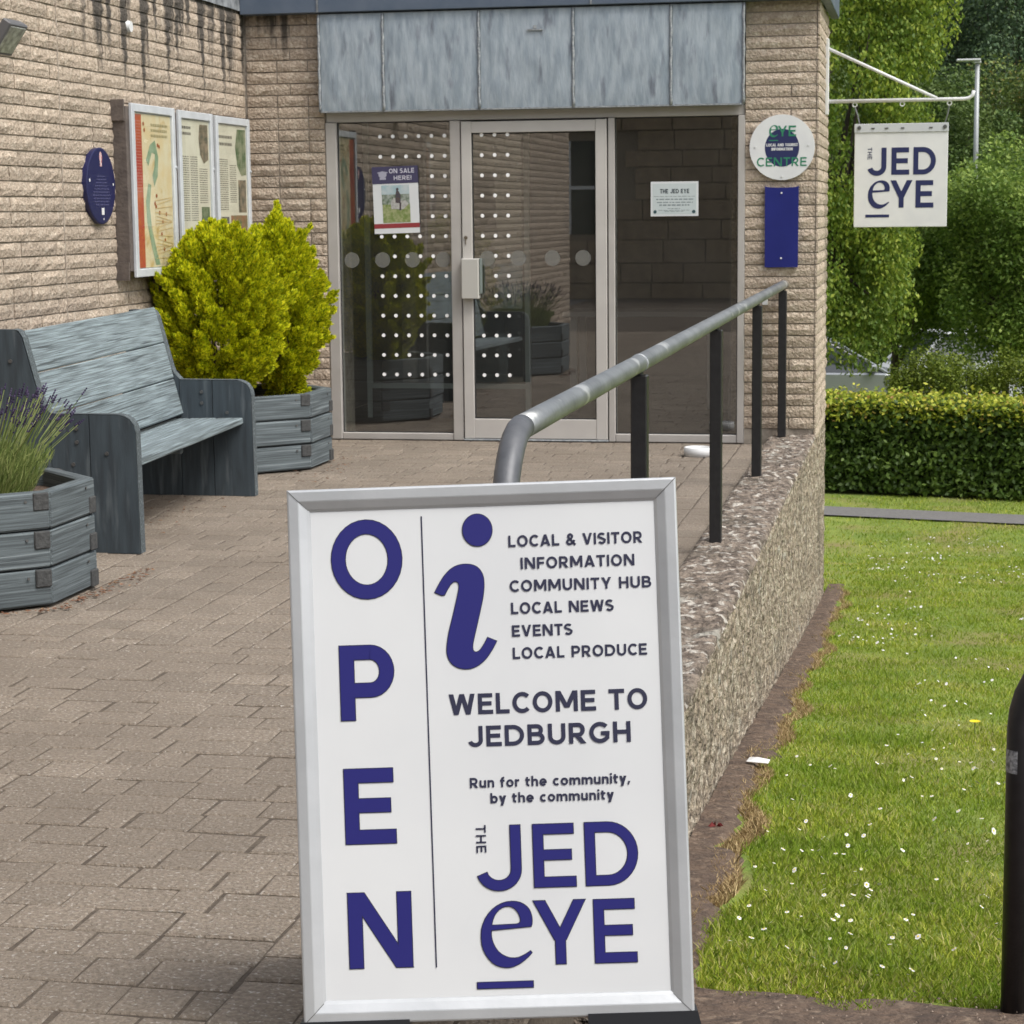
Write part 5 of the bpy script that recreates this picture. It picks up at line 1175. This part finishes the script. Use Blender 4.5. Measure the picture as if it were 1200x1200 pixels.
def leaf_cloud(name, centers, radii, n, size, mat, parent, droop=0, upb=.3, flat=1.0):
    centers = np.asarray(centers, float); radii = np.asarray(radii, float); pr = radii**2; pr /= pr.sum()
    idx = RNG.choice(len(centers), n, p=pr); d = RNG.normal(size=(n, 3)); d /= np.linalg.norm(d, axis=1, keepdims=True)
    rad = radii[idx]*(RNG.random(n)**.4); P = centers[idx]+d*rad[:, None]*np.array([1, 1, flat])
    U, Vv, N_ = rand_frames(n, upb)
    if droop: U = U*(1-droop)+np.array([0, 0, -1])*droop; U /= np.linalg.norm(U, axis=1, keepdims=True); Vv = np.cross(U, RNG.normal(size=U.shape)); Vv /= np.linalg.norm(Vv, axis=1, keepdims=True)
    s = size*(.7+.6*RNG.random(n)); V, Q = quads_from(P, U, Vv, s, s*.55); return fast_mesh(name, V, Q, mat, parent)
def tree(c, zg, htrunk, crown_c, rx, rz, clumps, n, size, mat, label, seed, droop=0, ry=None, tr=.12, cone=0, group='trees behind the hedge', name='tree', crf=(.14, .36), extra=()):
    r = random.Random(seed); t = thing(name, label, 'tree', (c[0], c[1], zg), group); ry = ry or rx
    cs = []; rs_ = []
    for i in range(clumps):
        u = (i+.5)/clumps; ph = i*2.39996+r.uniform(-.2, .2); zz = 1-2*u; rr = math.sqrt(1-zz*zz); f_ = r.uniform(.55, .95)
        if cone: rr *= (1-.62*(zz+1)/2)*1.25
        cs.append((crown_c[0]+rx*rr*f_*math.cos(ph), crown_c[1]+ry*rr*f_*math.sin(ph), crown_c[2]+rz*zz*(f_ if not cone else 1))); rs_.append(r.uniform(*crf)*min(rx, rz)*(1-.45*(cone*(zz+1)/2)))
    for e_ in extra: cs.append(e_[:3]); rs_.append(e_[3])
    leaf_cloud('crown', cs, rs_, n, size, mat, t, droop)
    mb = MB(); b0 = Vector((c[0], c[1], zg-.1)); top = Vector((crown_c[0], crown_c[1], crown_c[2]+rz*.5))
    mb.tube([b0, b0.lerp(top, .3)+Vector((r.uniform(-.1, .1), 0, 0)), b0.lerp(top, .65), top], [tr, tr*.8, tr*.5, tr*.15], 10)
    for i in range(0, len(cs), 2):
        s0 = b0.lerp(top, r.uniform(.3, .7)); e = Vector(cs[i]); mid = s0.lerp(e, .5)+Vector((0, 0, -.1)); mb.tube([s0, mid, e], [tr*.35, tr*.22, tr*.06], 6)
    mb.build('trunk', barkM, t, True); return t
gA = leafmat('leaf_weeping', [(0, (.09, .16, .02)), (.5, (.20, .29, .035)), (.85, (.32, .40, .05)), (1, (.44, .49, .08))], .35, patch=(1.1, (.06, .12, .015)))
gB = leafmat('leaf_maple', [(0, (.09, .16, .03)), (.5, (.22, .32, .06)), (.88, (.35, .46, .10)), (1, (.42, .52, .13))], .35, patch=(1.6, (.09, .17, .028)))
gC = leafmat('leaf_dark', [(0, (.04, .08, .022)), (.5, (.085, .145, .038)), (1, (.15, .22, .055))], .2, patch=(.6, (.12, .17, .04)))
gD = leafmat('leaf_fir', [(0, (.045, .085, .045)), (.5, (.08, .13, .065)), (1, (.12, .18, .09))], .1)  # lighter, bluer greens: distance haze painted into the fir leaf colour
gE = leafmat('leaf_sycamore', [(0, (.06, .10, .025)), (.55, (.12, .18, .04)), (.85, (.20, .26, .06)), (.95, (.22, .20, .06)), (1, (.30, .24, .07))], .25)
gF = leafmat('leaf_shrub', [(0, (.06, .10, .012)), (.5, (.13, .18, .02)), (1, (.22, .27, .035))], .3)
zf = -1.76
tree((-1.3, 27.2), zf, 1.5, (-1.35, 27.2, 2.2), 1.45, 3.1, 90, 76000, .030, gA, 'light green drooping tree right behind the brick pillar', 1, droop=.55, ry=1.4, extra=[(-.35, 26.9, 3.4, .55), (-.05, 27, 3.75, .5), (.05, 27.1, 4.3, .5), (-.4, 27, 4.2, .6), (-.5, 26.8, .3, .5), (-.8, 26.7, -.1, .5), (-.45, 26.8, 1.0, .45)])
tree((1.15, 29.5), zf, 1.5, (1.30, 29.5, .80), 1.40, 1.55, 76, 50000, .033, gB, 'bright green young maple above the hedge at the right edge', 2, ry=1.4, tr=.06)
tree((-.42, 30.8), zf, 1.5, (-.30, 30.8, .70), 1.15, 1.35, 60, 36000, .030, gB, 'small dark-stemmed green tree above the hedge left of the maple', 3, tr=.07)
tree((3.9, 30.5), zf, 1.5, (3.9, 30.5, 1.2), 1.6, 1.9, 30, 14000, .06, gB, 'bushy green tree beyond the right end of the hedge', 4, tr=.08)
tree((.1, 46), -1.85, 2, (.2, 46, 1.7), 2.0, 2.6, 70, 70000, .042, gC, 'dark green broadleaf tree in the middle distance behind the lamp post', 5)
tree((3.0, 48), -1.85, 2, (2.9, 48, 2.1), 2.5, 2.9, 80, 80000, .042, gE, 'dark sycamore with rusty seed clusters behind the lamp post', 6)
tree((-3.6, 47), -1.85, 2, (-3.6, 47, 4.0), 2.6, 3.8, 40, 26000, .07, gC, 'tall dark tree in the distance left of the lamp post', 7)
tree((6.8, 50), -1.85, 2, (6.8, 50, 3.6), 3.0, 3.4, 40, 16000, .10, gE, 'broad sycamore in the distance beyond the lamp post', 8)
for i, (x_, y_, h_, lab) in enumerate(((.4, 66, 12.5, 'tall dark fir tree leftmost on the far slope'), (3.1, 64, 13.5, 'tall dark fir tree on the far slope above the lamp head'), (5.6, 69, 14, 'tall dark fir tree on the far slope at the right edge'), (-3.6, 70, 14, 'tall dark fir tree on the far slope behind the pillar'), (9, 68, 14, 'tall dark fir tree on the far slope beyond the frame'))):
    zg_ = gz(y_); tree((x_, y_), zg_, 1, (x_, y_, zg_+h_*.55), 2.3, h_*.48, 110, 60000 if i < 3 else 9000, .06, gD, lab, 20+i, droop=.35, cone=1, tr=.2, group='firs on the far slope', name='fir_tree', crf=(.34, .5))
# rough shrubs between hedge and cars
for i, (x_, w_, lab) in enumerate(((.15, .75, 'olive green shrub behind the hedge in front of the parked cars'), (1.25, .95, 'olive green shrub behind the hedge under the maple'), (2.9, 1.0, 'olive green shrub behind the hedge far right'))):
    t = thing('shrub', lab, 'shrub', (x_, 26.6, zf), 'shrubs behind the hedge')
    cs = [(x_+w_*math.cos(k*2.4)*.75*((k % 3)+1)/3, 26.9+.4*math.sin(k*2.4), zf+(.62 if k % 2 else 1.22)+.10*math.sin(k*1.7)-.30*abs(math.cos(k*2.4))*((k % 3)/2)) for k in range(26)]
    leaf_cloud('foliage', cs, [.26]*26, 20000, .022, gF, t); MB().tube([(x_, 26.9, zf-.1), (x_+.05, 26.9, zf+.9)], [.04, .02], 8).build('stem', barkM, t)
# dark undergrowth closing the view behind the cars
cs = [(x_, 44+.6*math.sin(x_*3), -1.7+.5*math.sin(x_*2.1)) for x_ in np.arange(-6, 12, .45)]+[(x_+.2, 44.5, -.6+.5*math.sin(x_*1.3)) for x_ in np.arange(-6, 12, .5)]
w_ = leaf_cloud('undergrowth', cs, [.85]*len(cs), 60000, .06, gC, None); tag(w_, kind='stuff')
# distant wood on the hillside
r = random.Random(5); cs = []; rs_ = []
for i in range(420):
    y_ = r.uniform(84, 175); x_ = r.uniform(-.55, .65)*y_*.9; cs.append((x_, y_, gz(y_)+r.uniform(1.5, 7.5))); rs_.append(r.uniform(2, 4.2))
w_ = leaf_cloud('distant_wood', cs, rs_, 130000, .30, gC, None); tag(w_, kind='stuff')

# ---------------------------------------------------------------- lamp post
lp = thing('street_lamp', 'slim grey lamp post with flat head above the trees', 'street lamp', (.76, 34, -1.8))
polM = M('lamp_grey', (.33, .35, .36), rough=.5, metal=.3)
MB().tube([(.765, 34, -1.8), (.765, 34, .9)], .055, 12).build('base_column', polM, lp, True); MB().tube([(.765, 34, .9), (.76, 34, 3.72)], [.042, .034], 12).build('pole', polM, lp, True)
MB().box((.44, 33.90, 3.735), (.81, 34.10, 3.768), .010).box((.70, 33.94, 3.70), (.815, 34.06, 3.735), .008).build('lamp_head', M('lamp_head', (.5, .52, .53), rough=.4), lp)

# ---------------------------------------------------------------- parked cars
def car(cx, cy, ang, paint, label, z0):
    t = thing('parked_car', label, 'car', (cx, cy, z0), 'cars parked beyond the hedge')
    m = Matrix.Translation((cx, cy, z0)) @ Matrix.Rotation(ang, 4, 'Z')
    # side outline (length x height), lofted over half-widths
    body = [(-2.05, .30), (-2.10, .52), (-2.02, .82), (-1.75, .93), (-1.05, .98), (1.05, .95), (1.75, .82), (2.05, .66), (2.10, .45), (2.0, .26)]
    wh = [-1.28, 1.32]
    def arch(): return []
    ring = []
    for hw, sc_ in ((.86, 1.0), (.80, 1.02)): pass
    secs = [(-.87, .955), (-.84, 1.0), (-.5, 1.02), (.5, 1.02), (.84, 1.0), (.87, .955)]
    V = []; nB = len(body)
    for yv, s in secs: V += [(x*s, yv, (z-.6)*(1 if abs(yv) < .86 else .93)+.6) for x, z in body]
    Fc = [tuple(range(nB)), tuple(reversed(range((len(secs)-1)*nB, len(secs)*nB)))]
    for j in range(len(secs)-1):
        for i in range(nB): a, b = j*nB+i, j*nB+(i+1) % nB; Fc.append((a, b, b+nB, a+nB))
    o = fix_normals(mesh_obj('body', [m @ Vector(v) for v in V], Fc, paint, t))
    cab = [(-1.85, .93), (-1.45, 1.36), (-1.0, 1.47), (.05, 1.47), (.35, 1.40), (1.08, .95)]
    V = []; nB = len(cab); secs = [(-.80, 0), (-.62, 1), (.62, 1), (.80, 0)]
    for yv, s in ((-.80, .0), (-.60, 1.), (.60, 1.), (.80, .0)):
        for x, z in cab: V.append((x*(.985 if s == 0 else 1), yv if z < 1.0 else (yv if s else yv*.80), z-.003 if s == 0 else z))
    Fc = [tuple(range(nB)), tuple(reversed(range(3*nB, 4*nB)))]
    for j in range(3):
        for i in range(nB): a, b = j*nB+i, j*nB+(i+1) % nB; Fc.append((a, b, b+nB, a+nB))
    fix_normals(mesh_obj('cabin_glass', [m @ Vector(v) for v in V], Fc, MATS['car_glass'], t))
    roof = MB().box((-1.30, -.60, 1.455), (.20, .60, 1.495), .015); mesh_obj('roof', [m @ Vector(v) for v in roof.V], roof.F, paint, t)
    for sy in (-1, 1):
        for xa, xb in (((-.30, .955), (-.28, 1.47)), ((1.06, .95), (.22, 1.45)), ((-1.83, .94), (-1.30, 1.45))):
            pp = MB().tube([(xa[0], sy*.80, xa[1]), (xb[0], sy*.635, xb[1])], .030, 6); mesh_obj('pillar', [m @ Vector(v) for v in pp.V], pp.F, paint, t)
        for wx in wh:
            ty = MB().tube([(wx, sy*.72, .32), (wx, sy*.885, .32)], .32, 24); w_ = mesh_obj('wheel', [m @ Vector(v) for v in ty.V], ty.F, blackRM, t)
            ri = MB().tube([(wx, sy*.885, .32), (wx, sy*.893, .32)], .2, 16); mesh_obj('rim', [m @ Vector(v) for v in ri.V], ri.F, silverM, w_)
        for ex, nm, mt in ((2.06, 'headlight', whiteM), (-2.07, 'tail_light', MATS['red_print'])):
            hl = MB().box((ex-.06, sy*.62-.14, .60), (ex+.045, sy*.62+.14, .74), .01); mesh_obj(nm, [m @ Vector(v) for v in hl.V], hl.F, mt, t)
        mi = MB().box((.72, sy*.90-.07, .98), (.86, sy*.90+.07, 1.10), .02); mesh_obj('mirror', [m @ Vector(v) for v in mi.V], mi.F, paint, t)
M('car_glass', (.03, .035, .04), rough=.08, spec=.8)
car(-1.75, 37.5, .15, M('silver_car', (.30, .32, .34), rough=.3, metal=.6), 'dark silver car parked beyond the hedge beside the brick pillar', -2.27)
car(1.35, 40.5, .35, M('white_car', (.45, .47, .49), rough=.3), 'white car parked beyond the hedge between the tree trunks', -2.27)

# ---------------------------------------------------------------- stone building across the way (seen only in the glass)
sb = thing('stone_building', 'brown sandstone building across the street reflected in the glass', 'building', (-4, -9, 0))
sandM = M('sandstone', (.33, .25, .165), (.24, .18, .12), 6, .9, .5, 30, vary=.07)
MB().box((-16, -14, -.3), (7, -9.2, 6.0)).build('wall', M('stone_mortar', (.22, .175, .125)), sb)
blocks = MB(); r = random.Random(8); z = -.02
while z < 5.9:
    h = r.choice((.28, .34, .40)); x = -13+r.uniform(0, .4)
    while x < 5:
        w_ = r.uniform(.45, 1.0)
        if not any(wx-.05 < x+w_ and x < wx+1.15 and wz-.02 < z+h and z < wz+1.65 for wx in (-9.4, -6.6, -1.3, 1.6) for wz in (1.1, 4.0)): blocks.box((x+.01, -9.22, z+.01), (x+w_-.01, -9.165+r.uniform(0, .02), z+h-.01))
        x += w_
    z += h
o = blocks.build('stone_blocks', sandM, sb); o['kind'] = 'stuff'
for wx in (-9.4, -6.6, -1.3, 1.6):
    for wz in (1.1, 4.0):
        w_ = MB().box((wx, -9.24, wz), (wx+1.1, -9.19, wz+1.6)).build('window', MATS['car_glass'], sb); MB().box((wx+.52, -9.19, wz), (wx+.58, -9.17, wz+1.6)).box((wx, -9.19, wz+.77), (wx+1.1, -9.172, wz+.83)).build('glazing_bar', whiteM, w_)
MB().add([(-16.3, -8.9, 5.9), (7.3, -8.9, 5.9), (7.3, -11.6, 8.2), (-16.3, -11.6, 8.2), (-16.3, -14.3, 5.9), (7.3, -14.3, 5.9)], [(0, 1, 2, 3), (3, 2, 5, 4)]).build('roof', M('slate', (.06, .065, .07), (.09, .09, .095), 8), sb)
